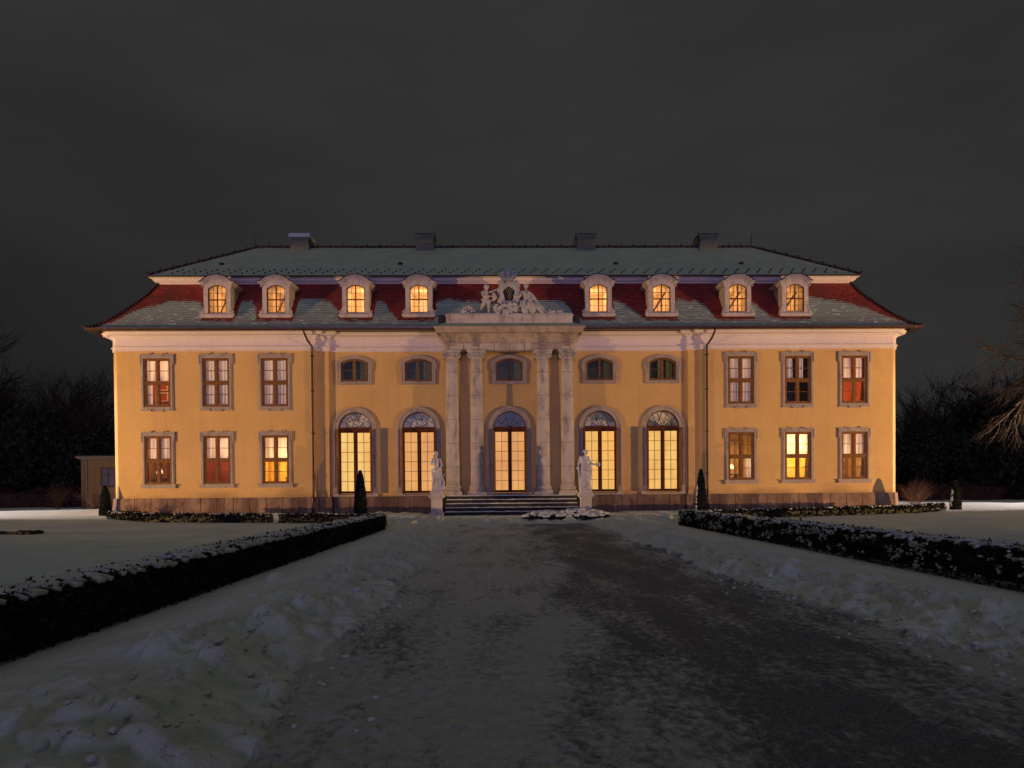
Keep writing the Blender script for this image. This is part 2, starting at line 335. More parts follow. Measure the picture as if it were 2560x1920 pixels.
def mansard():
    xs = set(np.round(np.arange(-21.4, 21.41, .1), 3)); xs = sorted(x for x in xs if all(abs(abs(x-d)-.62) > .04 for d in DX))
    xs = np.array(sorted(xs+[d+s*.62 for d in DX for s in (-1, 1)]))
    V = []; F = []; UV = []; AT = []
    def quad(ps, uv, at):
        o = len(V); V.extend(ps); F.append((o, o+1, o+2, o+3)); UV.extend(uv); AT.extend(at)
    for side in range(4):
        for r in range(NR):
            s0, z0, L = prof_at(r/NR); s1, z1, _ = prof_at((r+1)/NR); lift = .022
            if side in (0, 2):
                xx = xs
            else: xx = np.arange(-(YC+EO)-.01, YC+EO+.02, .4)
            half = (W+EO) if side in (0, 2) else (YC+EO)
            for i in range(len(xx)-1):
                a, b = xx[i], xx[i+1]
                def P(x, s, z, up):
                    h = half-s; x = max(-h, min(h, x)); yy = s-up*.6; zz = z+up*.8
                    if side == 0: return (x, -EO+yy, zz)
                    if side == 2: return (x, YB+EO-yy, zz)
                    if side == 1: return (-W-EO+yy, YC+x, zz)
                    return (W+EO-yy, YC+x, zz)
                if side == 0 and any(abs((a+b)/2-d) < .62 for d in DX) and z0 > 10.25 and z1 < 12.2: continue
                ps = [P(a, s0, z0, lift), P(b, s0, z0, lift), P(b, s1, z1, 0), P(a, s1, z1, 0)]
                if abs(ps[0][0]-ps[1][0])+abs(ps[0][1]-ps[1][1]) < 1e-4 and abs(ps[2][0]-ps[3][0])+abs(ps[2][1]-ps[3][1]) < 1e-4: continue
                def A(p):
                    if side: return .8 if p[2] < 11 else .0
                    bz = np.interp(p[0], sbx, sbz); v = (bz-p[2])/.45+.55
                    v = min(v, .90)
                    if p[2] < 9.98: v = max(v, (9.98-p[2])/.12)
                    edge = (half-(p[1]+EO))-abs(p[0]); v = min(v, (edge-.12)/.25)
                    return float(np.clip(v, -.3, 1.25))
                quad(ps, [(p[0 if side in (0, 2) else 1]/.2, r+k) for p, k in zip(ps, (.001, .001, .999, .999))], [A(p) for p in ps])
                q = [P(a, s0, z0, -.01), P(b, s0, z0, -.01), P(b, s0, z0, lift), P(a, s0, z0, lift)]
                quad(q, [(p[0]/.2, r+.001) for p in q], [0 if AT[-4] < .9 else .6]*4)
    me = bpy.data.meshes.new('lower_roof'); me.from_pydata(V, [], F); me.materials.append(TILE)
    u = me.uv_layers.new(name='UVMap'); u.data.foreach_set('uv', np.array(UV, dtype='f').ravel())
    at = me.attributes.new('snow', 'FLOAT', 'POINT'); at.data.foreach_set('value', np.array(AT, dtype='f'))
    return link('lower_roof', me, pal)
mansard()
for sx in (-1, 1):      # hip tiles of the lower roof
    h = MB()
    for i in range(26):
        s0, z0, _ = prof_at(i/26); s1, z1, _ = prof_at((i+1)/26)
        h.tube([(sx*(W+EO-s0), -EO+s0, z0+.05), (sx*(W+EO-s1), -EO+s1, z1+.03)], [.1, .075], 6)
    h.ell((sx*(W+EO+.02), -EO-.02, 9.58), .11)
    h.build('hip_tile', RIDGE, pal, True)
Y2 = -EO+2.46; X2 = W+EO-2.46
UP = [(-X2, YB-Y2), (-X2, Y2), (X2, Y2), (X2, YB-Y2)]
MB().sweep(UP, [(-.1, 12.44), (.06, 12.44), (.08, 12.50), (.13, 12.52), (.22, 12.60), (.24, 12.68), (.34, 12.72), (.36, 12.80), (-.1, 12.80)], mp=XY).build('upper_cornice', WHT, pal)
# upper roof
XE = X2+.42; YE = Y2-.42; ZE = 12.80; RX = 14.85; ZR = 15.78
up = MB(); up.add([(-XE, YE, ZE), (XE, YE, ZE), (RX, YC, ZR), (-RX, YC, ZR), (-XE, YB-YE, ZE), (XE, YB-YE, ZE)], [(0, 1, 2, 3), (0, 3, 4), (1, 2, 5), (4, 5, 2, 3)])
up.add([(-XE, YE, ZE-.06), (XE, YE, ZE-.06), (XE, YE, ZE), (-XE, YE, ZE), (-XE, YB-YE, ZE-.06), (-XE, YB-YE, ZE), (XE, YB-YE, ZE-.06), (XE, YB-YE, ZE)], [(0, 1, 2, 3), (0, 3, 5, 4), (1, 6, 7, 2), (0, 1, 6, 4)])
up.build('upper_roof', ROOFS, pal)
MB().sweep([(-XE-.01, YB-YE), (-XE-.01, YE-.01), (XE+.01, YE-.01), (XE+.01, YB-YE)], [(0, ZE-.07), (.035, ZE-.07), (.035, ZE-.012), (0, ZE-.0)], mp=XY).build('eave_tile_edge', RIDGE, pal)
sd = (ZR-ZE)/(YC-YE)
g = MB()
for row, (dy, ofs) in enumerate(((.28, 0), (.52, .17), (.76, .34))):
    x = -XE+1.2+ofs
    while x < XE-1.1:
        y = YE+dy; z = ZE+dy*sd; g.box(x-.035, x+.035, y-.05, y+.04, z-.02, z+.055); x += .62
tag(g.build('snow_guard', BLK, pal), kind='stuff')
for x in (-15.9, -6.0, 6.1, 13.2): v = MB(); v.ell((x, YE+1.6, ZE+1.6*sd+.02), (.16, .16, .09)); v.build('roof_vent', BLK, pal, True)
for nm, pts in (('ridge_tiles', [(-RX, YC, ZR), (RX, YC, ZR)]), ('hip_ridge_tiles', [(-XE, YE, ZE), (-RX, YC, ZR)]), ('hip_ridge_tiles', [(XE, YE, ZE), (RX, YC, ZR)])):
    a, b = map(Vector, pts); L = (b-a).length; n = int(L/.36); q = MB()
    for i in range(n):
        p0 = a.lerp(b, i/n)+Vector((0, 0, .03)); p1 = a.lerp(b, (i+1)/n)+Vector((0, 0, .03))
        q.tube([p0, p1], [.095, .07], 6)
        if i % 2 == 0: q.box(p0.x-.03, p0.x+.03, p0.y-.05, p0.y+.05, p0.z+.05, p0.z+.16)
    q.build(nm, RIDGE, pal, True)
r = MB(); r.tube([(-RX-.1, YC, ZR), (-RX-.2, YC, ZR+.85)], .02, 5); r.build('lightning_rod', BLK, pal); r = MB(); r.tube([(RX-.1, YC, ZR), (RX, YC, ZR+.85)], .02, 5); r.build('lightning_rod', BLK, pal)
for i, x in enumerate((-12.21, -4.85, 4.73, 12.06)):
    z0 = 14.9; c = MB(); c.box(x-.50, x+.50, YC-.45, YC+.55, z0, 16.1); c.box(x-.54, x+.54, YC-.49, YC+.59, z0, ZR+.02)
    c.frust(x-.51, x+.51, YC-.46, YC+.56, 16.1, x-.6, x+.6, YC-.56, YC+.66, 16.28); c.box(x-.6, x+.6, YC-.56, YC+.66, 16.28, 16.38)
    ch = c.build('chimney', CHIM, pal)
    if i == 0:
        t = MB(); t.box(x-.61, x+.61, YC-.57, YC+.67, 16.22, 16.44); t.build('snow_cap', snowmat('chimney_snow'), ch)
    else: MB().box(x-.62, x+.62, YC-.58, YC+.68, 16.38, 16.42).build('chimney_cover', BLK, ch)
# ------------------------------------------------ rooms behind lit windows
def room(par, w, z0, z1, y0, d, wall, floor=(.2, .1, .05), power=0, lc=(1, .62, .25), lp=None, label=None, name='room'):
    mb = MB(); x0, x1, y1 = -w, w, y0+d
    mb.add([(x0, y0, z0), (x1, y0, z0), (x1, y0, z1), (x0, y0, z1), (x0, y1, z0), (x1, y1, z0), (x1, y1, z1), (x0, y1, z1)],
           [(4, 5, 6, 7), (0, 4, 7, 3), (1, 2, 6, 5), (3, 7, 6, 2), (0, 1, 5, 4)])
    m = simple('room_wall', wall, .9, tuple(c*.75 for c in wall), 2.5)
    o = mb.build(name, m, par, recalc=False)
    if power:
        l = bpy.data.lights.new('room_lamp', 'POINT'); l.energy = power; l.color = lc; l.shadow_soft_size = .12
        lo = bpy.data.objects.new('room_lamp', l); COL.objects.link(lo); lo.parent = par; lo.location = lp or (0, y0+d*.45, z1-.5)
    return o
def curtain(par, x0, x1, z0, z1, y, folds=6, bottom=None, amp=.02, taper=0):
    n = 30; mb = MB(); vs = []; fs = []; rows = 10; ph = random.random()*6
    for j in range(rows+1):
        for i in range(n+1):
            u = i/n; t = j/rows; zb = z0+(bottom(u) if bottom else 0); z = z1+(zb-z1)*t
            x = x0+(x1-x0)*(u*(1-taper*t*t))
            vs.append((x, y+amp*math.sin(u*folds*6.28+ph+t*.8)*(.4+.6*t), z))
    for j in range(rows):
        for i in range(n): a = j*(n+1)+i; fs.append((a, a+1, a+n+2, a+n+1))
    mb.add(vs, fs); return mb.build('curtain', CUR, par, True, recalc=False)
# ------------------------------------------------ wing windows
def bars(mb, x0, x1, z0, z1, nx, nz, w, y0, y1):
    for i in range(1, nx): x = x0+(x1-x0)*i/nx; mb.box(x-w/2, x+w/2, y0, y1, z0, z1)
    for j in range(1, nz): z = z0+(z1-z0)*j/nz; mb.box(x0, x1, y0+.002, y1-.002, z-w/2, z+w/2)
def ring(mb, out, inn, y0, y1):
    n = len(out)
    mb.add([(a, y0, b) for a, b in out]+[(a, y0, b) for a, b in inn]+[(a, y1, b) for a, b in out]+[(a, y1, b) for a, b in inn],
           sum([[(i, (i+1) % n, n+(i+1) % n, n+i), (2*n+i, 2*n+(i+1) % n, 3*n+(i+1) % n, 3*n+i), (i, (i+1) % n, 2*n+(i+1) % n, 2*n+i), (n+i, n+(i+1) % n, 3*n+(i+1) % n, 3*n+i)] for i in range(n)], []))
def wing_proto(lower):
    H = 2.5; mb = MB(); w = .685
    ring(mb, rect(w, 0, H), rect(w-.075, .075, H-.075), -.025, .1)
    mb.box(-.05, .05, -.02, .09, .07, H-.07); mb.box(-w+.07, w-.07, -.03, .085, H/2-.075, H/2+.035)
    mb.box(-w+.07, w-.07, -.05, -.02, H/2-.02, H/2+.0)
    for sx in (-1, 1):
        for z0, z1 in ((.075, H/2-.075), (H/2+.035, H-.075)):
            a, b = sorted((sx*.05, sx*(w-.075))); ring(mb, [(a, z0), (a, z1), (b, z1), (b, z0)], [(a+.05, z0+.05), (a+.05, z1-.05), (b-.05, z1-.05), (b-.05, z0+.05)], .0, .07)
            mb.box(a+.04, b-.04, .02, .05, (z0+z1)/2-.014, (z0+z1)/2+.014)
    o = mb.build('window', WOOD, pal, loc=(0, 0, 0))
    g = MB()
    g.add([(-w+.1, .035, .1), (w-.1, .035, .1), (w-.1, .035, H-.1), (-w+.1, .035, H-.1)], [(0, 1, 2, 3)]); g.build('pane', GLS, o)
    s = MB(); pr = [(0, .02), (0, -.06), (.03, -.075), (.09, -.075), (.11, -.05), (.14, -.05), (.14, .02)]
    base = rect(w, 0, H)
    if lower:
        s.sweep([(-w, 0), (-w, H), (w, H), (w, 0)], pr, mp=XZ, flip=-1)
        sl = MB(); sl.box(-w-.2, w+.2, -.12, .02, -.2, -.04); sl.box(-w-.24, w+.24, -.16, .02, -.055, 0)
    else:
        s.sweep(base, pr, closed=True, mp=XZ, flip=-1)
        s.box(-w-.14, w+.14, -.085, .02, -.2, -.125); s.box(-.3, .3, -.1, .02, -.24, -.19)
        sl = None
    # eared head with a broken raised middle
    for sx in (-1, 1):
        a, b = sorted((sx*(w+.12), sx*(w+.18))); s.box(a, b, -.095, .02, H-.32, H+.19)
        a, b = sorted((sx*.34, sx*(w+.18))); s.box(a, b, -.105, .02, H+.13, H+.195)
        s.tube([(sx*.40, -.1, H+.24), (sx*.34, -.13, H+.2), (sx*.29, -.1, H+.16)], .035, 6)
        if not lower: s.tube([(sx*.36, -.09, -.14), (sx*.3, -.12, -.19), (sx*.26, -.09, -.22)], .035, 6)
    s.box(-.34, .34, -.1, .02, H+.10, H+.19)
    s.build('surround', SUR, o)
    if sl: sl.build('sill', SUR, o)
    return o
WU = wing_proto(False); WL = wing_proto(True)
def cur4(par, segs):
    """white curtains: list of (x0,x1,z0,z1,taper)"""
    for q in segs: curtain(par, *q[:4], .11, taper=q[4] if len(q) > 4 else 0, folds=q[5]*.6 if len(q) > 5 else 2.2)
top2 = [(-.62, -.05, 1.28, 2.45), (.05, .62, 1.28, 2.45)]
full = [(-.62, -.0, .05, 2.45, .1, 5), (.05, .62, .05, 2.45, .05, 5)]
CFG = {  # (column, upper?): curtains, wall colour, power, lamp position
 (0, 1): (top2+[(-.62, -.3, .05, 1.3)], (.42, .10, .07), 70, (.1, .9, 2.0)), (1, 1): (full, (.5, .4, .35), 22, None), (2, 1): (full, (.5, .4, .35), 22, None),
 (0, 0): ([(-.5, -.05, 1.28, 2.45, .1), (.1, .6, 1.28, 2.45)], (.42, .13, .05), 24, (-.5, .8, 1.7)), (1, 0): (top2, (.45, .12, .045), 62, (.3, .8, 1.9)), (2, 0): ([(-.62, -.05, 1.28, 2.45), (.05, .62, 1.28, 2.45)], (.82, .55, .08), 120, (.5, .9, 1.4)),
 (3, 1): (full, (.5, .4, .35), 22, None), (4, 1): ([(-.62, -.2, 1.28, 2.45), (.05, .35, 1.28, 2.45)], (.06, .06, .08), 0, None), (5, 1): ([(-.62, -.1, 1.28, 2.45), (.05, .5, 1.28, 2.45)], (.62, .16, .05), 50, (-.3, 1.0, 1.0)),
 (3, 0): ([(.3, .6, .05, 1.2)], (.62, .42, .16), 45, (.6, .8, .9)), (4, 0): (top2, (.85, .66, .22), 150, (0, .7, 1.9)), (5, 0): ([(-.62, -.12, 1.28, 2.45), (.05, .6, 1.28, 2.45)], (.66, .44, .2), 60, (-.55, .8, 1.3)),
}
first = {1: True, 0: True}
for ci, x in enumerate(XW):
    for u in (1, 0):
        src = WU if u else WL; loc = (x, 0, 5.655 if u else 1.67)
        if first[u]: first[u] = False; o = src; o.location = loc; 
        else:
            o = src.copy(); COL.objects.link(o); o.location = loc
            for k in kids(src):
                if k.type == 'MESH' and k.name.split('.')[0] in ('pane', 'surround', 'sill'): c = k.copy(); COL.objects.link(c); c.parent = o
        cs, wc, pw, lp = CFG[(ci, u)]
        cur4(o, cs); room(o, 1.15, -.35, 2.6, .29, 1.9, wc, power=pw, lp=lp, lc=(1, .62, .27) if not (ci in (2, 4) and u == 0) else (1, .75, .3))
def fit(par, kind, c, x=0.):
    m = MB(); y = 2.13
    if kind == 'door':
        ring(m, [(x-.42, -.3), (x-.42, 1.75), (x+.42, 1.75), (x+.42, -.3)], [(x-.34, -.3), (x-.34, 1.67), (x+.34, 1.67), (x+.34, -.3)], y-.05, y+.03)
        for z in (-.1, .55, 1.15): ring(m, [(x-.26, z), (x-.26, z+.5), (x+.26, z+.5), (x+.26, z)], [(x-.2, z+.06), (x-.2, z+.44), (x+.2, z+.44), (x+.2, z+.06)], y-.03, y+.03)
        m.build('inner_door', simple('inner_door_paint', c, .7), par)
    elif kind == 'drape':
        for sx in (-1, 1):
            vs = []; fs = []
            for j in range(9):
                for i in range(13): vs.append((sx*(.66-.26*(i/12)*(.45+.55*abs(j/8-.35))), .24+.03*math.sin(i*1.6), 2.45-2.5*j/8))
            for j in range(8):
                for i in range(12): a = j*13+i; fs.append((a, a+1, a+14, a+13))
            m.add(vs, fs)
        m.build('drape', simple('heavy_drape', c, .9, tuple(v*.6 for v in c), 14), par, True, recalc=False)
    elif kind == 'lamp':
        m.lathe([(.02, .0), (.05, .02), (.02, .06), (.02, .3)], (x, 1.5, .35), 8); m.build('table_lamp', GOLD, par)
        m = MB(); m.lathe([(.16, .62), (.1, .85)], (x, 1.5, 0), 12, False); m.build('lamp_shade', emis('lit_shade', (1., .72, .35), 2.2), par, True)
        m = MB(); m.box(x-.35, x+.35, 1.3, 1.7, .28, .34); m.box(x-.3, x-.26, 1.35, 1.65, -.3, .28); m.box(x+.26, x+.3, 1.35, 1.65, -.3, .28); m.build('side_table', simple('table_wood', (.1, .04, .02), .5), par)
    else:
        for k in range(4): q = -1.0+k*.5; ring(m, [(q, -.2), (q, 2.2), (q+.44, 2.2), (q+.44, -.2)], [(q+.04, -.16), (q+.04, 2.16), (q+.4, 2.16), (q+.4, -.16)], y-.03, y+.03)
        m.build('wall_panelling', simple('panelling', c, .8), par)
wins = {}
for o in bpy.data.objects:
    if o.name.split('.')[0] == 'window' and o.parent == pal and abs(o.location.y) < .01: wins[(min(range(6), key=lambda i: abs(XW[i]-o.location.x)), 1 if o.location.z > 4 else 0)] = o
for key, kind, c, x in (((0, 1), 'door', (.8, .72, .5), -.75), ((0, 0), 'panel', (.25, .07, .03), 0), ((0, 0), 'lamp', 0, -.7), ((1, 0), 'door', (.30, .07, .03), .2), ((1, 0), 'lamp', 0, .55), ((2, 0), 'panel', (.6, .38, .05), 0), ((2, 0), 'lamp', 0, .4), ((5, 1), 'drape', (.5, .10, .04), 0), ((5, 1), 'lamp', 0, -.2),
        ((3, 0), 'panel', (.42, .27, .1), 0), ((3, 0), 'lamp', 0, .0), ((4, 0), 'drape', (.8, .6, .3), 0), ((5, 0), 'door', (.3, .17, .07), .3), ((5, 0), 'drape', (.35, .2, .1), 0)):
    fit(wins[key], kind, c, x)
def painting(x, y, z, w, h, label, c):
    p = empty('painting', (x, y, z), label, 'painting'); 
    m = MB(); ring(m, rect(w, 0, h), rect(w-.06, .06, h-.06), -.04, .0); m.build('frame', GOLD, p)
    m = MB(); m.box(-w+.05, w-.05, -.02, 0, .05, h-.05); m.build('canvas', simple('portrait_canvas', c, .6, tuple(v*.4 for v in c), 6), p)
painting(-17.75, 2.17, 5.8, .33, .95, 'framed dark portrait on the red wall behind the upper window nearest the left corner', (.1, .06, .05))
painting(15.0, 2.17, 1.85, .38, .95, 'framed portrait on a yellow wall inside the bright lower right window', (.35, .12, .07))
painting(-15.05, 2.17, 1.95, .3, .7, 'framed picture on the red panelled wall behind the middle lower left window', (.25, .1, .04))
# ------------------------------------------------ central small windows
def small_proto():
    mb = MB(); w = .715; o1 = seg(w, 0, .97, .215); i1 = seg(w-.1, .1, .90, .19)
    ring(mb, o1, i1, 0, .12); mb.box(-.055, .055, .01, .11, .08, 1.1)
    mb.box(-w+.1, w-.1, .04, .07, .58, .602)
    o = mb.build('window', WOOD, pal); g = MB(); g.prism(seg(w-.08, .08, .91, .19), .05, .052); g.build('pane', GLSD, o)
    s = MB(); p = seg(w, 0, .97, .215); s.sweep(p, [(0, .0), (0, -.07), (.05, -.09), (.09, -.07), (.14, -.1), (.17, -.1), (.17, .0)], closed=True, mp=XZ, flip=-1)
    s.box(-w-.24, -w-.16, -.1, 0, .55, 1.0); s.box(w+.16, w+.24, -.1, 0, .55, 1.0)
    s.build('surround', SUR, o)
    return o
SM = small_proto()
for i, x in enumerate(XD):
    o = SM if i == 0 else SM.copy()
    if i:
        COL.objects.link(o)
        for k in kids(SM):
            if k.name.split('.')[0] in ('pane', 'surround'): c = k.copy(); COL.objects.link(c); c.parent = o
    o.location = (x, .4, 6.975)
    curtain(o, .25, .6, .05, 1.15, .3, folds=3); 
    if i in (0, 1, 4): curtain(o, -.18, .0, .05, 1.15, .3, folds=1.5)
    room(o, .95, -.2, 1.4, .31, 1.2, (.20, .28, .13))
# ------------------------------------------------ french doors
BLIND = [emis('glowing_blind_warm', (1., .50, .12), 1.0, 5, (1., .62, .16)), emis('glowing_blind_orange', (.98, .42, .10), .88, 5, (1., .48, .12)), emis('glowing_blind_yellow', (1., .56, .13), 1.0, 5, (1., .48, .10))]
def door_proto():
    o = MB(); w = .87; z0, zt, zs = 0, 3.31, 3.45; w2 = w+.01
    f = MB(); ring(f, archo(w2, 0, zs), archo(w2-.055, .04, zs), -.02, .1); f.box(-w, w, -.05, .11, zt, zs+.06); f.box(-w-.0, w+.0, -.09, .02, zs-.03, zs+.03)
    d = f.build('door', WDRK, pal)
    lf = MB(); 
    for sx in (-1, 1):
        a, b = sorted((sx*.02, sx*(w-.05))); ring(lf, [(a, .05), (a, zt), (b, zt), (b, .05)], [(a+.08 if sx > 0 else a+.06, .18), (a+.08 if sx > 0 else a+.06, zt-.07), (b-.06 if sx > 0 else b-.08, zt-.07), (b-.06 if sx > 0 else b-.08, .18)], .0, .07)
    lf.box(-.05, .05, -.03, .0, .05, zt); lf.box(.035, .06, -.07, -.03, 1.2, 1.32)
    lf.build('door_leaf', WDRK, d)
    m = MB()
    for sx in (-1, 1):
        a, b = sorted((sx*.1, sx*(w-.11))); bars(m, a, b, .18, zt-.07, 2, 6, .022, .015, .05)
    for k in (30, 70, 110, 150):
        a = R(k); m.add(*(lambda p, q, t: ([(p[0]-t[0], .02, p[1]-t[1]), (p[0]+t[0], .02, p[1]+t[1]), (q[0]+t[0], .02, q[1]+t[1]), (q[0]-t[0], .02, q[1]-t[1]),
            (p[0]-t[0], .05, p[1]-t[1]), (p[0]+t[0], .05, p[1]+t[1]), (q[0]+t[0], .05, q[1]+t[1]), (q[0]-t[0], .05, q[1]-t[1])], [(0, 1, 2, 3), (4, 5, 6, 7), (0, 1, 5, 4), (2, 3, 7, 6), (1, 2, 6, 5), (3, 0, 4, 7)]))(
            (.08*math.cos(a), zs+.05+.05*math.sin(a)), (.84*math.cos(a), zs+.84*math.sin(a)), (-.012*math.sin(a), .012*math.cos(a))))
    m.sweep(arc(0, zs, .48, PI, 0, 16), [(-.012, .02), (.012, .02), (.012, .05), (-.012, .05)], mp=XZ, close_prof=True)
    m.box(-.1, .1, .0, .06, zs+.04, zs+.1)
    m.build('glazing_bars', MUN, d)
    g = MB(); g.add([(-w+.1, .03, .16), (w-.1, .03, .16), (w-.1, .03, zt-.06), (-w+.1, .03, zt-.06)], [(0, 1, 2, 3)]); g.prism([(a*.97, b) for a, b in arc(0, zs+.04, w-.03, 0, PI, 16)], .03, .032); g.build('pane', GLS, d)
    s = MB(); s.sweep([(-w, .38), (-w, zs)]+arc(0, zs, w, PI, 0, 24)[1:-1]+[(w, zs), (w, .38)], [(0, .0), (0, -.05), (.02, -.07), (.15, -.07), (.17, -.1), (.2, -.12), (.25, -.12), (.26, 0)], mp=XZ, flip=-1)
    for sx in (-1, 1): a, b = sorted((sx*w, sx*(w+.29))); s.box(a, b, -.14, 0, -.1, .38)
    s.build('surround', SUR, d)
    s = MB(); s.box(-w-.02, w+.02, -.16, .1, -.1, -.005); s.build('threshold', SUR, d)
    for sx in (-1, 1):
        a, b = sorted((sx*(w-.03), sx*(w+.02))); q = MB(); q.box(a, b, -.47, -.0, .06, 3.4)
        for z in (.6, 1.75, 2.9): q.box(a-.015, b+.015, -.49, -.44, z, z+.05)
        q.build('door_shutter', WOOD, d)
    return d
DP = door_proto()
LUD = simple('dark_lunette', (.13, .15, .06), .9)
LUN = simple('pale_lunette_panel', (.80, .74, .40), .9, (.22, .25, .11), .9, .46, .52)
for i, x in enumerate(XD):
    o = DP if i == 0 else DP.copy()
    if i:
        COL.objects.link(o)
        for k in kids(DP):
            if k.name.split('.')[0] not in ('blind', 'lunette_panel', 'dark_room'): c = k.copy(); COL.objects.link(c); c.parent = o
    o.location = (x, .4, 1.06)
    b = MB(); n = 24; vs = []; fs = []
    for j in range(2):
        for q in range(n+1): u = q/n; vs.append((-.95+1.9*u, .32+.025*math.sin(q*1.9), (.0, 3.38)[j]))
    for q in range(n): fs.append((q, q+1, q+n+2, q+n+1))
    b.add(vs, fs); b.build('blind', BLIND[(0, 1, 1, 2, 0)[i]], o, True)
    b = MB(); b.add([(-.95, .2, 3.4), (.95, .2, 3.4), (.95, .2, 4.5), (-.95, .2, 4.5)], [(0, 1, 2, 3)]); b.build('lunette_panel', LUN if i != 2 else LUD, o)
    b = MB(); b.add([(-.95, .3, 3.385), (.95, .3, 3.385), (.95, .6, 3.385), (-.95, .6, 3.385)], [(0, 1, 2, 3)]); b.build('dark_room', DARKM, o)
# ------------------------------------------------ dormers
def dormer_proto():
    b = MB(); Z0 = 0; w = .66; zs = 1.60; body = seg(w, 0, zs, .22, 12); win = seg(.47, .1, 1.34, .2, 12)
    n = len(body)
    ring(b, body, win, 0, .12)
    b.add([(a, .12, z) for a, z in body]+[(a, 1.7, z) for a, z in body], [(i, i+1, n+i+1, n+i) for i in range(n-1)])
    o = b.build('dormer', DOR, pal)
    c = MB(); c1 = seg(.84, zs-.04, zs+.0, .26, 14); 
    def band(wi, z0, rise, th, y0, y1, ext):
        lo = [(-wi-ext, z0), (-wi, z0)]+seg(wi-.1, 0, z0+.03, rise, 14)[1:-1]+[(wi, z0), (wi+ext, z0)]
        hi = [(x*1.04, z+th) for x, z in lo]; c.add(*(lambda n: ([(x, y0, z) for x, z in lo]+[(x, y0, z) for x, z in hi]+[(x, y1, z) for x, z in lo]+[(x, y1, z) for x, z in hi],
            sum([[(i, i+1, n+i+1, n+i), (2*n+i, 2*n+i+1, 3*n+i+1, 3*n+i), (i, i+1, 2*n+i+1, 2*n+i), (n+i, n+i+1, 3*n+i+1, 3*n+i)] for i in range(n-1)], [])+[(0, n, 3*n, 2*n), (n-1, 2*n-1, 4*n-1, 3*n-1)]))(len(lo)))
    band(.72, 1.50, .30, .06, -.04, 1.75, .02); band(.76, 1.555, .31, .07, -.10, 1.8, .04); band(.80, 1.62, .32, .06, -.16, 1.85, .06)
    c.build('dormer_cornice', DOR, o)
    t = MB(); lo = [(-.9, 1.685)]+[(x*1.05, z) for x, z in seg(.74, 0, 1.72, .325, 14)[1:-1]]+[(.9, 1.685)]; hi = [(x, z+.025) for x, z in lo]
    n = len(lo); t.add([(x, -.18, z) for x, z in lo]+[(x, -.18, z) for x, z in hi]+[(x, 1.9, z) for x, z in lo]+[(x, 1.9, z) for x, z in hi],
            sum([[(i, i+1, n+i+1, n+i), (i, i+1, 2*n+i+1, 2*n+i), (n+i, n+i+1, 3*n+i+1, 3*n+i)] for i in range(n-1)], []))
    t.build('dormer_roof', LEAD, o)
    s = MB(); s.box(-.87, .87, -.14, .2, -.1, .0); s.box(-.82, .82, -.1, .2, -.16, -.1)
    for sx in (-1, 1):
        a, e = sorted((sx*.69, sx*.71)); s.box(sx*.47 if sx > 0 else -.69, .69 if sx > 0 else -.47, -.02, 0, .0, 1.55)
        pts = [(sx*(.76+(.1-.013*k)*math.cos(k*.75)), -.05, .12+(.1-.013*k)*math.sin(k*.75)) for k in range(8)]; s.tube(pts, .022, 5)
        s.lathe([(.05, -.03), (.05, .03)], (0, 0, 0), 10) if False else None
        s.prism([(sx*.66, .0), (sx*.83, .0), (sx*.84, .12), (sx*.76, .2), (sx*.70, .34), (sx*.675, .52), (sx*.66, .55)], -.03, .1)
        s.tube([(sx*.78, -.06, 1.42), (sx*.74, -.07, 1.49), (sx*.7, -.05, 1.44)], .03, 5)
    s.build('sill_and_scrolls', DOR, o)
    f = MB(); ring(f, win, seg(.43, .14, 1.325, .19, 12), .03, .1)
    f.box(-.025, .025, .02, .09, .12, 1.5); f.box(-.45, .45, .022, .088, .76, .81)
    f.build('dormer_window', WDRK, o)
    m = MB()
    for sx in (-.22, .22): m.box(sx-.009, sx+.009, .05, .07, .13, 1.46)
    for z in (.44, 1.13): m.box(-.44, .44, .052, .068, z-.009, z+.009)
    m.build('glazing_bars', MUN, o)
    g = MB(); g.add([(-.45, .06, .11), (.45, .06, .11), (.45, .06, 1.38), (-.45, .06, 1.38)], [(0, 1, 2, 3)]); g.build('pane', GLS, o)
    r_ = MB(); r_.add([(-.6, .13, .02), (.6, .13, .02), (.6, 2.6, .02), (-.6, 2.6, .02)], [(0, 1, 2, 3)])
    r_.add([(-.62, 2.6, 0), (.62, 2.6, 0), (.62, 2.6, 1.7), (-.62, 2.6, 1.7)], [(0, 1, 2, 3)]); r_.add([(-.625, .13, 0), (-.625, 2.6, 0), (-.625, 2.6, 1.7), (-.625, .13, 1.7), (.625, .13, 0), (.625, 2.6, 0), (.625, 2.6, 1.7), (.625, .13, 1.7)], [(0, 1, 2, 3), (4, 5, 6, 7), (3, 2, 6, 7)])
    r_.build('attic_room', simple('attic_plaster', (.75, .6, .42), .9), o, recalc=False)
    bm_ = MB(); bm_.tube([(-.45, 1.1, .0), (.35, .7, 1.3)], .05, 4); bm_.build('roof_beam', simple('attic_beam', (.35, .2, .1), .8), o)
    return o
DM = dormer_proto()
for i, x in enumerate(DX):
    o = DM if i == 0 else DM.copy()
    if i:
        COL.objects.link(o)
        for k in kids(DM):
            if k.type == 'MESH' and not (k.name.startswith('roof_beam') and i in (2, 3, 4)): c = k.copy(); COL.objects.link(c); c.parent = o
    o.location = (x, .1, 10.40)
    if i == 0: pass
for i, x in enumerate(DX):
    l = bpy.data.lights.new('attic_lamp', 'POINT'); l.energy = (26, 24, 40, 30, 30, 30, 27, 23)[i]; l.color = (1, .60, .25); l.shadow_soft_size = .1
    lo = bpy.data.objects.new('attic_lamp', l); COL.objects.link(lo); lo.parent = pal; lo.location = (x+(.25, .3, .3, 0, 0, -.3, -.3, -.35)[i], 1.9, 11.55)
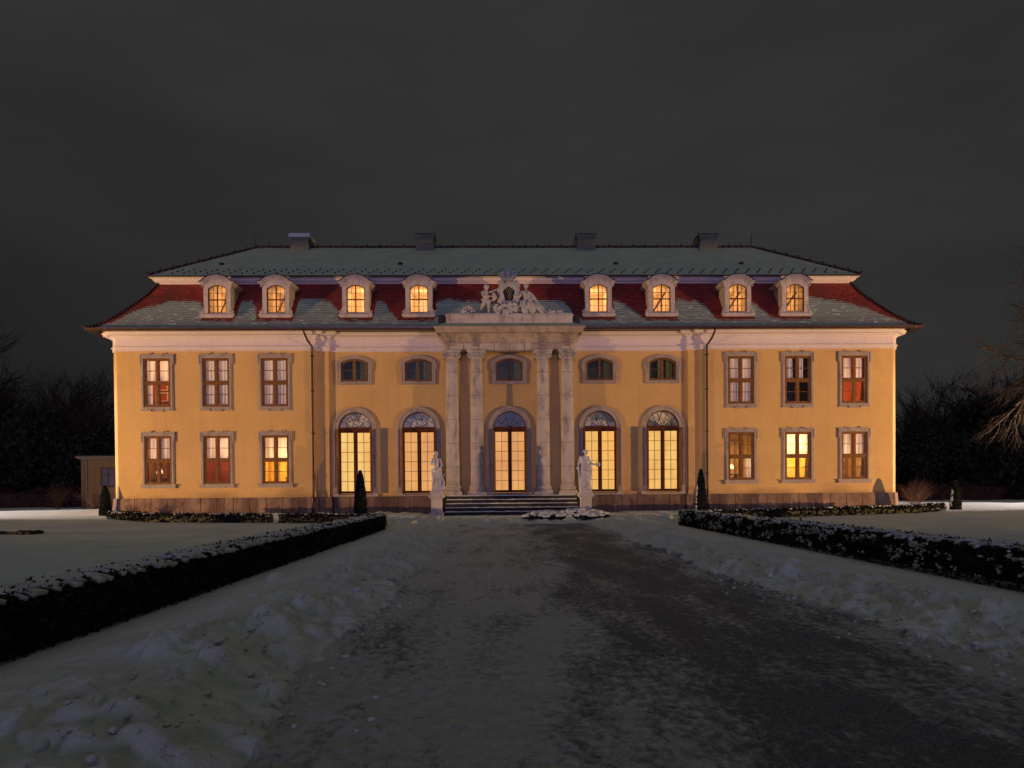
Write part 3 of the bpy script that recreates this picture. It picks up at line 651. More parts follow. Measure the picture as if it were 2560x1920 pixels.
# ------------------------------------------------ portico
for x in (-2.97, -1.70, 1.72, 2.99):
    Yc = -.14; c = MB(); prof = [(.46, 1.45-.36)]
    p = []
    for i in range(15):
        t = i/14; z = 1.50+t*6.52; rr = .355-.055*t**1.8; p.append((rr, z))
    c.lathe(p, (x, Yc, 0), 28)
    for k in range(1, 6): z = 1.5+k*1.22
    col = c.build('column', COLM, pal, True)
    b = MB(); b.box(x-.5, x+.5, Yc-.5, Yc+.5, .95, 1.12); b.lathe([(.49, 1.12), (.51, 1.17), (.49, 1.235), (.42, 1.25), (.40, 1.29), (.43, 1.33), (.46, 1.345), (.45, 1.39), (.40, 1.41), (.385, 1.44), (.37, 1.5)], (x, Yc, 0), 28)
    b.build('column_base', COLM, col)
    k = MB(); k.lathe([(.30, 7.98), (.33, 8.0), (.34, 8.03), (.31, 8.05), (.31, 8.1), (.38, 8.2), (.40, 8.26)], (x, Yc, 0), 24)
    k.box(x-.46, x+.46, Yc-.42, Yc+.42, 8.33, 8.37); k.box(x-.49, x+.49, Yc-.45, Yc+.45, 8.37, 8.42)
    k.box(x-.36, x+.36, Yc-.38, Yc+.38, 8.22, 8.33)
    for sx in (-1, 1):
        cx = x+sx*.33; cz = 8.17
        for yy in (Yc-.40, Yc+.40):
            pts = [(cx+sx*(.135-.0105*q)*math.cos(PI/2-q*.7), yy, cz+(.135-.0105*q)*math.sin(PI/2-q*.7)) for q in range(13)]; k.tube(pts, .026, 5)
        k.add(*(lambda m: ([(cx+.12*math.cos(2*PI*q/16), y, cz+.12*math.sin(2*PI*q/16)) for y in (Yc-.39, Yc+.39) for q in range(16)], [tuple(range(16)), tuple(range(16, 32))]+[(q, (q+1) % 16, 16+(q+1) % 16, 16+q) for q in range(16)]))(0))
    k.tube([(x-.3, Yc-.4, 8.31), (x-.15, Yc-.42, 8.24), (x, Yc-.43, 8.22), (x+.15, Yc-.42, 8.24), (x+.3, Yc-.4, 8.31)], .03, 5); k.ell((x, Yc-.44, 8.37), (.07, .05, .06))
    for q in range(-2, 3): k.ell((x+q*.09, Yc-.37, 8.13), (.035, .04, .06))
    k.build('column_capital', COLM, col, True)
EP = [(-3.28, .4), (-3.28, -.46), (3.31, -.46), (3.31, .4)]
MB().sweep(EP, [(-.6, 8.42), (0, 8.42), (0, 8.56), (.02, 8.57), (.02, 8.70), (.05, 8.72), (.05, 8.77), (-.6, 8.77)], mp=XY, close_prof=True).build('architrave', stone('pale_architrave_stone', (.6, .54, .5), (.5, .44, .41), (.27, .22, .21), joint=(.78, 0)), pal)
MB().sweep(EP, [(-.6, 8.77), (-.02, 8.77), (0, 8.85), (.03, 8.95), (.09, 9.05), (.14, 9.10), (.16, 9.16), (.16, 9.19), (.21, 9.21), (.22, 9.25), (-.6, 9.25)], mp=XY).build('frieze', ENT, pal)
MB().sweep(EP, [(-.6, 9.25), (.42, 9.25), (.43, 9.37), (.47, 9.39), (.52, 9.46), (.55, 9.48), (.55, 9.53), (-.6, 9.53)], mp=XY).build('portico_cornice', ENT, pal)
for x in (-2.97, -1.70, 1.72, 2.99):
    b = MB(); w = .13
    side = [(-.48, 8.74), (-.50, 8.80), (-.54, 8.95), (-.64, 9.08), (-.76, 9.16), (-.80, 9.22), (-.80, 9.25), (-.38, 9.25), (-.38, 8.74)]
    for k in range(5):
        a = x-w+2*w*k/5; n = len(side); e = .0 if k % 2 == 0 else .03
        b.add([(a+.002, y+e, z) for y, z in side]+[(a+2*w/5-.002, y+e, z) for y, z in side], [tuple(range(n)), tuple(range(n, 2*n))]+[(i, (i+1) % n, n+(i+1) % n, n+i) for i in range(n)])
    b.box(x-.17, x+.17, -.56, -.46, 8.70, 8.76)
    for k in range(5): b.lathe([(.0, 8.60), (.026, 8.61), (.02, 8.70)], (x-.12+k*.06, -.50, 0), 6)
    b.build('bracket', ENT, pal)
for sx in (-1, 1):
    x = 3.30*sx; b = MB(); b.tube([(x+sx*.02, -.3, 8.8), (x+sx*.06, -.3, 8.95), (x+sx*.2, -.3, 9.12), (x+sx*.36, -.3, 9.2)], [.08, .08, .1, .06], 7); b.build('bracket', ENT, pal)
# snow slope on the portico cornice and the parapet
m = MB(); m.frust(-3.83, 3.86, -1.01, .1, 9.532, -3.3, 3.33, -.5, .1, 9.82); m.build('cornice_snow', ROOFS, pal)
m = MB(); m.box(-3.22, 3.25, -.58, .6, 9.7, 10.12); m.box(-3.26, 3.29, -.62, .64, 10.12, 10.2); m.box(-3.18, 3.21, -.56, .5, 10.2, 10.27); m.build('parapet', stone('parapet_stone', (.6, .57, .56), (.5, .46, .46), (.25, .16, .15)), pal)
m = MB(); m.box(-3.62, -3.27, -.5, .6, 9.75, 10.22); m.box(3.30, 3.62, -.5, .6, 9.75, 10.22); m.build('flashing_box', BLK, pal)
# ------------------------------------------------ sculptures (blobs joined by a remesh)
def sculpt(mb, name, mat, parent=None, vox=.014, loc=None, it=2):
    o = mb.build(name, mat, parent, True, loc=loc)
    r = o.modifiers.new('Remesh', 'REMESH'); r.mode = 'VOXEL'; r.voxel_size = vox; r.use_smooth_shade = True
    s = o.modifiers.new('Smooth', 'SMOOTH'); s.iterations = it; s.factor = .5; return o
def head(b, c, turn=0, s=1., hair=True):
    c = Vector(c); f = Vector((math.sin(turn), -math.cos(turn), 0)); sd_ = Vector((f.y*-1, f.x, 0))
    b.ell(c, (.078*s, .088*s, .108*s)); b.ell(c+f*.03*s+Vector((0, 0, -.05*s)), (.055*s, .06*s, .065*s))
    b.ell(c+f*.095*s+Vector((0, 0, -.01*s)), (.016*s, .022*s, .03*s)); b.ell(c+f*.082*s+Vector((0, 0, -.055*s)), (.025*s, .014*s, .012*s))
    for k in (-1, 1): b.ell(c+sd_*k*.03*s+f*.075*s+Vector((0, 0, .03*s)), (.022*s, .02*s, .009*s)); b.ell(c+sd_*k*.078*s, (.014*s, .014*s, .025*s))
    if hair:
        b.ell(c-f*.03*s+Vector((0, 0, .035*s)), (.09*s, .095*s, .095*s)); b.ell(c-f*.11*s+Vector((0, 0, .02*s)), (.045*s, .045*s, .04*s))
        for k in range(9): a = k*.75; b.ell(c+Vector((math.cos(a)*.075*s, math.sin(a)*.075*s, .065*s)), .026*s)
def hand(b, w, d, s=1.):
    w = Vector(w); d = Vector(d).normalized(); n = d.cross(Vector((0, 1, .2))).normalized()
    b.cap(w, w+d*.07*s, .026*s, .03*s, 7)
    for k in range(4): st = w+d*.07*s+n*(k-1.5)*.017*s; b.chain([st, st+d*(.04, .048, .045, .034)[k]*s+Vector((0, 0, -.008)), st+d*(.06, .072, .066, .05)[k]*s+Vector((0, .012, -.02))], [.0095*s, .0085*s, .008*s], 6)
    b.chain([w+d*.03*s-n*.025*s, w+d*.06*s-n*.05*s, w+d*.085*s-n*.048*s], [.011*s, .01*s, .009*s], 6)
def stat_left():
    b = MB(); b.box(-.27, .27, -.24, .24, 0, .10)
    # legs, contrapposto, weight on the right (viewer right)
    b.chain([(.02, .0, 1.02), (.07, -.03, .58), (.06, .02, .14), (.05, -.08, .12)], [.125, .085, .05, .04]); b.chain([(-.07, .0, 1.0), (-.12, -.10, .60), (-.20, .02, .15), (-.24, -.06, .12)], [.12, .08, .05, .038])
    b.ell((-.02, .02, 1.04), (.165, .12, .15)); b.chain([(-.02, 0, 1.1), (.0, 0, 1.25), (-.02, 0, 1.46), (-.02, .02, 1.58)], [.14, .115, .135, .09])
    b.ell((-.08, -.10, 1.43), .062); b.ell((.05, -.10, 1.44), .062); b.chain([(-.17, .02, 1.55), (.14, .02, 1.53)], [.07, .07]); b.cap((-.02, .02, 1.58), (-.01, 0, 1.70), .05, .045)
    head(b, (.0, -.02, 1.80), .9)
    # right arm (viewer left) across the breast
    b.chain([(-.19, .02, 1.54), (-.235, -.03, 1.32), (-.06, -.15, 1.37)], [.058, .046, .032]); hand(b, (-.06, -.15, 1.37), (1, -.1, .2))
    b.chain([(.17, .02, 1.52), (.245, .02, 1.27), (.1, -.13, 1.08)], [.058, .046, .032]); hand(b, (.1, -.13, 1.08), (-1, -.1, -.5))
    # drape round the hips and down the legs
    b.chain([(-.2, -.03, 1.06), (-.02, -.14, 1.0), (.19, -.04, 1.12)], [.055, .07, .055])
    for k in range(9):
        t = k/8; x0 = -.17+.36*t; x1 = -.22+.36*t; b.chain([(x0, -.11+.05*abs(t-.5), 1.05), (x0*.9-.01, -.14, .7), (x1+.04, -.09, .38), (x1+.02+.03*(k % 2), -.10, .13)], [.034, .030, .028, .03], 6)
    b.chain([(.16, .03, 1.1), (.21, .05, .75), (.2, .06, .4), (.19, .05, .12)], [.07, .06, .065, .06]); b.chain([(-.2, .05, 1.05), (-.16, .08, .6), (-.18, .08, .12)], [.05, .07, .06])
    # dolphin-like support at viewer right
    b.ell((.25, .02, .24), (.15, .13, .15)); b.chain([(.27, .02, .3), (.33, .04, .5), (.26, .05, .66), (.3, .03, .8)], [.09, .06, .045, .025]); b.ell((.33, .02, .84), (.07, .03, .045))
    return b
def stat_right():
    b = MB(); b.box(-.27, .27, -.24, .24, 0, .10)
    b.chain([(-.02, .03, 1.0), (-.04, .0, .6), (-.06, .0, .12)], [.17, .17, .19]); b.chain([(.06, .03, 1.0), (.09, .0, .6), (.08, .0, .12)], [.15, .15, .15])
    b.chain([(.0, .02, 1.05), (-.02, .02, 1.3), (-.04, .02, 1.52)], [.17, .16, .16]); b.chain([(-.2, .02, 1.58), (.13, .02, 1.57)], [.085, .08]); b.cap((-.03, .02, 1.62), (.0, 0, 1.72), .055, .05)
    b.ell((-.1, -.11, 1.45), .07); b.ell((.05, -.11, 1.44), .07)
    head(b, (.02, -.02, 1.82), .75)
    for k in range(10): a = k*.63; b.ell((.01+.10*math.cos(a), -.01+.10*math.sin(a), 1.88+.02*(k % 2)), .03)
    b.chain([(.14, .02, 1.55), (.24, -.03, 1.31), (.46, -.10, 1.25)], [.07, .05, .034]); hand(b, (.46, -.10, 1.25), (1, -.1, .1))
    for k in range(12):
        a = k*PI/6; b.ell((.56+.085*math.cos(a), -.12, 1.26+.085*math.sin(a)), .032)
    b.chain([(-.22, .02, 1.55), (-.3, .02, 1.28), (-.32, -.06, 1.05)], [.085, .07, .045]); hand(b, (-.32, -.06, 1.05), (-.1, -.3, -1))
    b.chain([(-.34, -.02, 1.12), (-.38, -.02, 1.08), (-.44, 0, 1.13)], [.05, .03, .02]); b.chain([(-.31, -.06, 1.05), (-.30, -.05, .8), (-.27, -.02, .6)], [.07, .055, .03])
    # long robe folds
    for k in range(15):
        t = k/14; xa = -.24+.36*t; xb = -.24+.44*t; sw = .03*math.sin(k*2.1)
        b.chain([(xa*.8, -.13-.03*math.sin(t*PI), 1.42), (xa+.03+sw, -.16-.05*math.sin(t*PI), 1.0), (xb+sw, -.15-.05*math.sin(t*PI), .55), (xb+.01-sw, -.13-.05*math.sin(t*PI), .12)], [.02, .026+.008*(k % 2), .028, .03], 6)
    for k in range(6): b.chain([(-.22, -.06, 1.6-.05*k), (-.05, -.17, 1.42-.06*k), (.16, -.08, 1.5-.1*k)], [.03, .028, .026], 6)
    b.chain([(.2, -.04, 1.3), (.24, -.02, .9), (.2, 0, .4)], [.05, .06, .04]); b.chain([(-.3, .05, 1.3), (-.27, .06, .8), (-.24, .06, .14)], [.06, .07, .08])
    return b
PX, PYY, PH = 3.60, -2.62, 1.02
for s, nm, fn, lb, pl in ((-1, 'stone_statue', stat_left, 'pale statue of a half-draped woman, arm across her chest, left of the steps', 'square stone pedestal under the half-draped woman, left of the steps'),
                      (1, 'stone_statue', stat_right, 'pale stone statue of a robed figure holding out a wreath, right of the steps', 'square stone pedestal under the robed wreath holder, right of the steps')):
    o = sculpt(fn(), nm, STA, vox=.013, loc=(s*PX, PYY, PH+.10)); o.scale = (1.03, 1.03, 1.05); tag(o, lb, 'statue')
    e = empty('statue_pedestal', (s*PX, PYY, 0), pl, 'pedestal', 'pedestals at the foot of the steps')
    m = MB(); m.box(-.25, .25, -.25, .25, .16, .86); m.build('shaft', COLM, e)
    m = MB(); m.box(-.34, .34, -.34, .34, -.3, .13); m.frust(-.34, .34, -.34, .34, .13, -.29, .29, -.29, .29, .19); m.build('base', COLM, e)
    m = MB(); m.frust(-.28, .28, -.28, .28, .84, -.35, .35, -.35, .35, .93); m.box(-.37, .37, -.37, .37, .93, 1.0); m.box(-.3, .3, -.3, .3, 1.0, 1.12); m.build('cap', COLM, e)
# group on the parapet
GY = -.32
def g_putto():
    b = MB(); x = -1.14; z = 10.27
    b.chain([(x+.08, GY, z+.62), (x+.12, GY-.05, z+.33), (x+.10, GY, z+.03), (x+.13, GY-.07, z+.02)], [.1, .07, .045, .035]); b.chain([(x-.05, GY, z+.62), (x-.14, GY-.1, z+.42), (x-.2, GY+.05, z+.27)], [.1, .07, .045])
    b.ell((x+.0, GY, z+.66), (.15, .12, .12)); b.chain([(x, GY, z+.7), (x-.02, GY, z+.88), (x-.04, GY, z+1.06)], [.13, .125, .12]); b.chain([(x-.14, GY, z+1.06), (x+.1, GY, z+1.06)], [.06, .06])
    b.cap((x-.02, GY, z+1.1), (x, GY, z+1.2), .05, .05); head(b, (x+.02, GY-.01, z+1.31), .5, 1.12)
    b.ell((x, GY, z+1.46), (.04, .04, .07))
    b.chain([(x+.12, GY, z+1.06), (x+.3, GY-.06, z+1.12), (x+.48, GY-.02, z+1.24)], [.055, .042, .03]); b.chain([(x-.15, GY, z+1.04), (x-.12, GY-.13, z+.88), (x+.22, GY-.18, z+.82)], [.055, .045, .03]); hand(b, (x+.22, GY-.18, z+.82), (1, 0, .2))
    b.chain([(x-.16, GY-.05, z+.7), (x+.02, GY-.13, z+.62), (x+.18, GY-.05, z+.66)], [.05, .05, .05]); b.chain([(x+.3, GY-.12, z+.95), (x+.34, GY-.1, z+.78), (x+.28, GY-.1, z+.66)], [.07, .09, .05]); return b
def g_woman():
    b = MB(); x = .92; z = 10.27
    b.cap((x, GY+.05, z+.35), (x+.25, GY+.05, z+.3), .26, .26)
    b.chain([(x+.05, GY, z+.6), (x+.02, GY, z+.8), (x-.02, GY, z+1.02)], [.18, .15, .15]); b.chain([(x-.16, GY, z+1.06), (x+.13, GY, z+1.02)], [.07, .07]); b.cap((x-.02, GY, z+1.1), (x-.02, GY, z+1.24), .05, .045)
    head(b, (x-.02, GY-.01, z+1.36), -.5, 1.05); b.ell((x-.1, GY-.12, z+.98), .06); b.ell((x+.03, GY-.12, z+.98), .06)
    b.chain([(x-.17, GY, z+1.05), (x-.28, GY-.1, z+.82), (x-.5, GY-.13, z+.86)], [.06, .05, .035]); b.chain([(x+.15, GY, z+1.0), (x+.28, GY-.05, z+.78), (x+.05, GY-.2, z+.62)], [.06, .05, .035])
    b.chain([(x-.02, GY-.06, z+.55), (x-.16, GY-.28, z+.5), (x-.1, GY-.25, z+.04)], [.13, .12, .07]); b.chain([(x+.12, GY-.05, z+.5), (x+.12, GY-.28, z+.44), (x+.24, GY-.25, z+.03)], [.14, .12, .08])
    for k in range(11):
        t = k/10; b.chain([(x-.12+.4*t, GY-.2, z+.58-.15*t), (x-.12+.6*t, GY-.3+.1*t, z+.3), (x-.16+.95*t+.04*math.sin(k*2), GY-.26+.1*t, z+.03)], [.03, .035, .03], 6)
    b.chain([(x+.2, GY, z+.95), (x+.42, GY+.02, z+.5), (x+.75, GY, z+.12), (x+1.0, GY-.05, z+.05)], [.07, .09, .08, .04]); return b
def g_cart():
    b = MB(); z = 10.27; c = Vector((0.0, GY+.06, 11.33)); n = 26
    for k in range(n):
        a = 2*PI*k/n; r = 1+.07*math.sin(5*a); b.ell(c+Vector((.43*r*math.cos(a), -.02, .52*r*math.sin(a))), (.17, .13, .17))
    b.chain([(-.38, GY+.1, 11.6), (-.5, GY, 11.95), (-.3, GY-.02, 11.9)], [.09, .07, .04]); b.chain([(.36, GY+.1, 11.6), (.52, GY, 11.75), (.38, GY-.02, 11.98), (.2, GY-.05, 11.9)], [.1, .08, .06, .04])
    for sx in (-1, 1):
        pts = [(sx*(.36+.12*math.cos(k*.6)*(1-k/16)), GY-.06, 11.88+.12*math.sin(k*.6)*(1-k/16)) for k in range(12)]; b.chain(pts, [.035]*12, 6)
        pts = [(sx*(.3+.2*math.cos(k*.5+2)*(1-k/20)), GY-.12, 10.62+.24*math.sin(k*.5+2)*(1-k/20)) for k in range(14)]; b.chain(pts, [.06]*14, 6)
        b.chain([(sx*.42, GY, 11.2), (sx*.5, GY-.05, 10.95), (sx*.36, GY-.1, 10.75)], [.09, .1, .06])
    b.box(-.5, .5, GY-.05, GY+.2, 10.27, 10.8); b.ell((0.05, GY-.12, 10.72), (.2, .16, .2)); b.ell((.3, GY-.18, 10.55), (.19, .14, .2)); b.ell((.32, GY-.2, 10.74), (.15, .12, .1))
    for k in range(44): b.ell((random.uniform(-.75, .72), GY-.2+random.uniform(-.05, .1), 10.33+random.uniform(0, .42)), random.uniform(.05, .10))
    for k in range(7): b.chain([(-.32+.05*k, GY-.25, 10.45), (-.28+.04*k, GY-.3, 10.2), (-.22+.03*k, GY-.3, 9.98+.03*abs(k-3))], [.04, .035, .02], 6)
    b.chain([(-.62, GY-.1, 10.3), (-.78, GY-.1, 10.58), (-.55, GY-.12, 10.42)], [.06, .06, .05]); return b
def g_crown():
    b = MB(); cx = -.04; b.lathe([(.24, 0), (.27, .02), (.27, .1), (.24, .12)], (cx, GY, 11.98), 18); 
    for k in range(8):
        a = k*PI/4; b.chain([(cx+.25*math.cos(a), GY+.25*math.sin(a), 12.08), (cx+.36*math.cos(a), GY+.30*math.sin(a), 12.26), (cx+.26*math.cos(a), GY+.22*math.sin(a), 12.42), (cx+.04*math.cos(a), GY, 12.36)], [.08, .12, .105, .06], 8)
        b.ell((cx+.28*math.cos(a), GY+.28*math.sin(a), 12.13), .045)
    b.ell((cx, GY, 12.25), (.27, .22, .15)); b.ell((cx, GY, 12.46), .06); b.box(cx-.018, cx+.018, GY-.018, GY+.018, 12.4, 12.72); b.box(cx-.07, cx+.07, GY-.015, GY+.015, 12.58, 12.62); return b
def g_flow(x0, w, h):
    b = MB(); z = 10.27
    for k in range(90):
        u = random.uniform(-1, 1); x = x0+u*w; zz = z+random.random()*h*(1-u*u*.6) if x0 < 0 else z+random.random()*h
        r = random.uniform(.03, .07); b.ell((x, GY+random.uniform(-.15, .1), zz), (r, r, r*.8)); 
    b.box(x0-w, x0+w, GY-.1, GY+.1, z-.02, z+.05); return b
dk = MB(); n = 24
gc = sculpt(g_cart(), 'cartouche', STA, pal, .017)
dk.add([(.02+.33*math.cos(2*PI*k/n), GY-.01, 11.29+.42*math.sin(2*PI*k/n)) for k in range(n)]+[(.02+.33*math.cos(2*PI*k/n), GY+.05, 11.29+.42*math.sin(2*PI*k/n)) for k in range(n)], [tuple(range(n))]+[(k, (k+1) % n, n+(k+1) % n, n+k) for k in range(n)])
dk.build('dark_shield', BLK, gc)
mo = MB()
for k in range(4):
    sg = 1 if k % 2 else -1; mo.tube([(.03+.045*(k-1.5)+sg*.06*math.sin(t*.42+.4), GY-.05-.008*k, 11.63-.058*t) for t in range(11)], .013, 5)
for sx in (-1, 1): mo.tube([(.03+sx*(.09+.07*math.cos(t*.7)), GY-.07, 11.50+.07*math.sin(t*.7)) for t in range(10)], .014, 5)
mo.build('monogram', GOLD, gc, True)
sculpt(g_crown(), 'crown', STA, pal, .014)
for fn, nm, ox in ((g_putto, 'putto', -1.05), (g_woman, 'seated_woman', .95)):
    b = fn(); b.v = [(ox+(v[0]-ox)*1.32, GY+(v[1]-GY)*1.1, 10.27+(v[2]-10.27)*1.07) for v in b.v]; sculpt(b, nm, STA, pal, .016)
sculpt(g_flow(-2.1, .36, .42), 'stone_flowers', STA, pal, .014, it=1); sculpt(g_flow(2.35, .38, .16), 'stone_flowers', STA, pal, .014, it=1)
# ------------------------------------------------ steps and platform
st = empty('stone_steps', (0, -1.2, 0), 'broad flight of dark stone steps with thin snow on each tread, between the two pedestals', 'steps')
def sbox(*a):
    x0, x1, y0, y1, z0, z1 = a; return MB().box(x0, x1, y0+1.2, y1+1.2, z0, z1)
XL_, XR_ = -3.24, 3.30
DST = simple('dark_step_stone', (.04, .028, .028), .8, (.02, .015, .016), 2.5, bs=.4)
sbox(-3.6, 3.64, -1.12, .38, -.2, .945).build('platform', DST, st)
for k in range(4):
    y0 = -1.12-.36*(k+1); z = .945-.19*(k+1)
    sbox(XL_, XR_, y0, y0+.36-.003, -.2, z).build('step', DST, st)
for k in range(5):
    y0 = -1.12-.36*k; z = .945-.19*k; m = MB(); n = 160; vs = []; fs = []
    xs = np.linspace(XL_+.02, XR_-.02, n); ya = y0-.025+.02*fbm(xs*3, xs*0+k*7.7, 3); th = .035+.03*fbm(xs*2.5, xs*0+k*3.3, 4)+.012; th = np.maximum(th, .01)
    for i in range(n): vs += [(xs[i], ya[i]+1.2, z+.002), (xs[i], ya[i]+1.2, z+th[i]), (xs[i], y0+.33+1.2, z+th[i]*.8), (xs[i], y0+.33+1.2, z+.002)]
    for i in range(n-1):
        for q in range(4): q2 = (q+1) % 4; fs.append((4*i+q, 4*i+4+q, 4*i+4+q2, 4*i+q2))
    m.add(vs, fs); m.build('snow_layer', HSNOW, st, True)
#SPLIT
# ================================================================== GROUND
def sst(a, b, x): t = np.clip((x-a)/(b-a), 0, 1); return t*t*(3-2*t)
LX = lambda y: -2.05+.10*np.sin(y*1.3)-.35*sst(-28, -33, y)*0
RXE = lambda y: 2.65+.12*np.sin(y*1.1+1)+.75*sst(-27, -33, y)
HL = lambda y: -4.42+0*y; HR = lambda y: 5.62+0*y
def grade(lo, hi, f0):
    out = [lo]
    while out[-1] < hi: out.append(out[-1]+f0(out[-1]))
    return np.array(out)
ys = grade(-36.5, 70, lambda y: max(.028, min(3., ((y+35.6)**2)/1300*(1 if y < 0 else 1.4))) if y > -35 else .05)
xh = grade(0, 90, lambda x: .026 if x < 3.4 else (.04 if x < 7 else min(2.5, .04+(x-7)*.045)))
xs_ = np.concatenate([-xh[::-1], xh[1:]])
X, Y = np.meshgrid(xs_, ys)
print('grid', X.shape)
wob = .22*fbm(X*1.1, Y*1.1, 4)+.08*fbm(X*5, Y*5, 3)
near = Y < -11.2+.4*fbm(X*.7, X*.3, 3)
inpath = near & (X > LX(Y)+wob) & (X < RXE(Y)+wob)
dl = LX(Y)+wob-X; dr = X-RXE(Y)-wob
zl = sst(0, .55, dl)*(X > -4.6); zr = sst(0, .7, dr)*(X < 6.1)
lawn = (X < HL(Y)-.1) | (X > HR(Y)+.1)
dyb = -Y-7.4
cross = sst(0, .6, Y+11.2+.4*fbm(X, X*0, 3))*sst(0, 1.2, -7.2-Y)*(X > -5.2)*(X < 6.6)
bank = np.where(near & ~lawn, np.maximum(zl*sst(-.1, 1.3, X-HL(Y)), zr*sst(-.1, 1.4, HR(Y)-X)), 0)
bank = np.maximum(bank, cross*.75)
inner = sst(0, .7, np.maximum(dl, dr))*(1-.45*sst(.9, 1.9, np.maximum(dl, dr)))
Z = np.where(lawn, .09+.03*fbm(X*.25, Y*.25, 3)+.012*fbm(X*1.5, Y*3, 3), 0)
bil = lambda f, o: sum((.5**i)*np.abs(perlin(X*f*2**i+i*7.7, Y*f*2**i+i*3.1)) for i in range(o))
Z = Z+bank*(.07+.09*fbm(X*1.3, Y*1.3, 4)+.05*inner)+bank*(.10*bil(2.6, 4)+.035*bil(9, 3))*(.25+.6*inner)
for rx in (-1.25, -.95, .35, .62, 1.7): Z = Z-inpath*near*.012*np.exp(-((X-rx-.12*np.sin(Y*.35+rx*3))/.09)**2)*(.5+.8*np.abs(perlin(X*0+rx, Y*.4)))
Z = Z+inpath*(.014*fbm(X*2.2, Y*3, 4)+.012*fbm(X*11, Y*14, 3))
Z = Z+(~inpath & ~lawn & (Y > -11.2))*(.03+.03*fbm(X*1.2, Y*1.2, 4))
far = sst(-1, 3, Y)*(np.abs(X) > 20.9); Z = Z+far*(.06*fbm(X*1.1, Y*1.1, 4)+.03)
Zb = Z.copy()
# shovelled lumps
def lumps(n, gen):
    for _ in range(n):
        x, y, r, hf = gen(); 
        if r <= 0: continue
        i0, i1 = np.searchsorted(ys, [y-r*1.2, y+r*1.2]); j0, j1 = np.searchsorted(xs_, [x-r*1.2, x+r*1.2])
        if i1-i0 < 1 or j1-j0 < 1: continue
        sx = X[i0:i1, j0:j1]; sy = Y[i0:i1, j0:j1]; a = random.random()*PI; e = random.uniform(.65, 1.)
        u = (sx-x)*math.cos(a)+(sy-y)*math.sin(a); v = (-(sx-x)*math.sin(a)+(sy-y)*math.cos(a))/e
        d = np.sqrt(u*u+v*v)/r*(1+.35*perlin(sx/r*1.3+x*9, sy/r*1.3)+.15*perlin(sx/r*4, sy/r*4+y*5))
        h = np.sqrt(np.clip(1-d**2.6, 0, 1))*r*hf
        Z[i0:i1, j0:j1] = np.maximum(Z[i0:i1, j0:j1], np.where(d < 1, Zb[i0:i1, j0:j1]+h*.8, -9))
def g_bank():
    y = -34.5+23.5*random.random()**1.4; s = random.random()
    o = abs(random.gauss(.35, .42)); x = float(LX(y))-o+.05 if s < .5 else float(RXE(y))+o-.05
    if x < -3.8 or x > 5.2: return 0, 0, 0, 0
    return x, y, random.choice([.03, .035, .04, .05, .06, .075, .09, .12])*random.uniform(.8, 1.3), random.uniform(.5, .95)
lumps(2600, g_bank); hump = np.exp(-((X-2.0)/1.5)**4-((Y+9.9)/.7)**2); Z = Z+hump*.03
def g_scatter():
    y = -34.5+23.5*random.random()**1.3; s = random.random() < .5; o = random.expovariate(3.)
    x = float(LX(y))+o if s else float(RXE(y))-o
    return x, y, random.uniform(.012, .038), .7
lumps(1300, g_scatter)
lumps(330, lambda: (random.uniform(-4.6, 6.), random.uniform(-10.9, -7.8), random.uniform(.1, .3), random.uniform(.35, .6)))
lumps(320, lambda: (random.choice((-1, 1))*random.uniform(21.3, 45), random.uniform(1.5, 8), random.uniform(.15, .4), random.uniform(.3, .55)))
lumps(160, lambda: (random.uniform(-19, -5), random.uniform(-3.2, -.9), random.uniform(.1, .3), random.uniform(.3, .6)))
lumps(60, lambda: (random.uniform(7, 15), random.uniform(-3.2, -.9), random.uniform(.1, .28), random.uniform(.3, .55)))
Z = Z+inpath*0
ii, jj = np.meshgrid(np.arange(len(ys)-1), np.arange(len(xs_)-1), indexing='ij')
nx = len(xs_); q = np.stack([ii*nx+jj, ii*nx+jj+1, (ii+1)*nx+jj+1, (ii+1)*nx+jj], -1).reshape(-1, 4)
pc = (inpath & (Z-Zb < .022))[:-1, :-1].ravel(); cy = Y[:-1, :-1].ravel(); cx = X[:-1, :-1].ravel()
lawnf = lawn[:-1, :-1].ravel() | (cy > -7.3); 
P3 = np.stack([X, Y, Z], -1).reshape(-1, 3)
def sub(name, mask, mat):
    f = q[mask]; u, inv = np.unique(f, return_inverse=True); inv = inv.reshape(-1, 4)
    me = bpy.data.meshes.new(name); me.vertices.add(len(u)); me.vertices.foreach_set('co', P3[u].astype('f').ravel())
    me.loops.add(inv.size); me.loops.foreach_set('vertex_index', inv.ravel().astype('i')); me.polygons.add(len(inv))
    me.polygons.foreach_set('loop_start', (np.arange(len(inv))*4).astype('i')); me.update(calc_edges=True)
    me.polygons.foreach_set('use_smooth', [True]*len(inv)); me.materials.append(mat); me.validate()
    return tag(link(name, me), kind='structure')
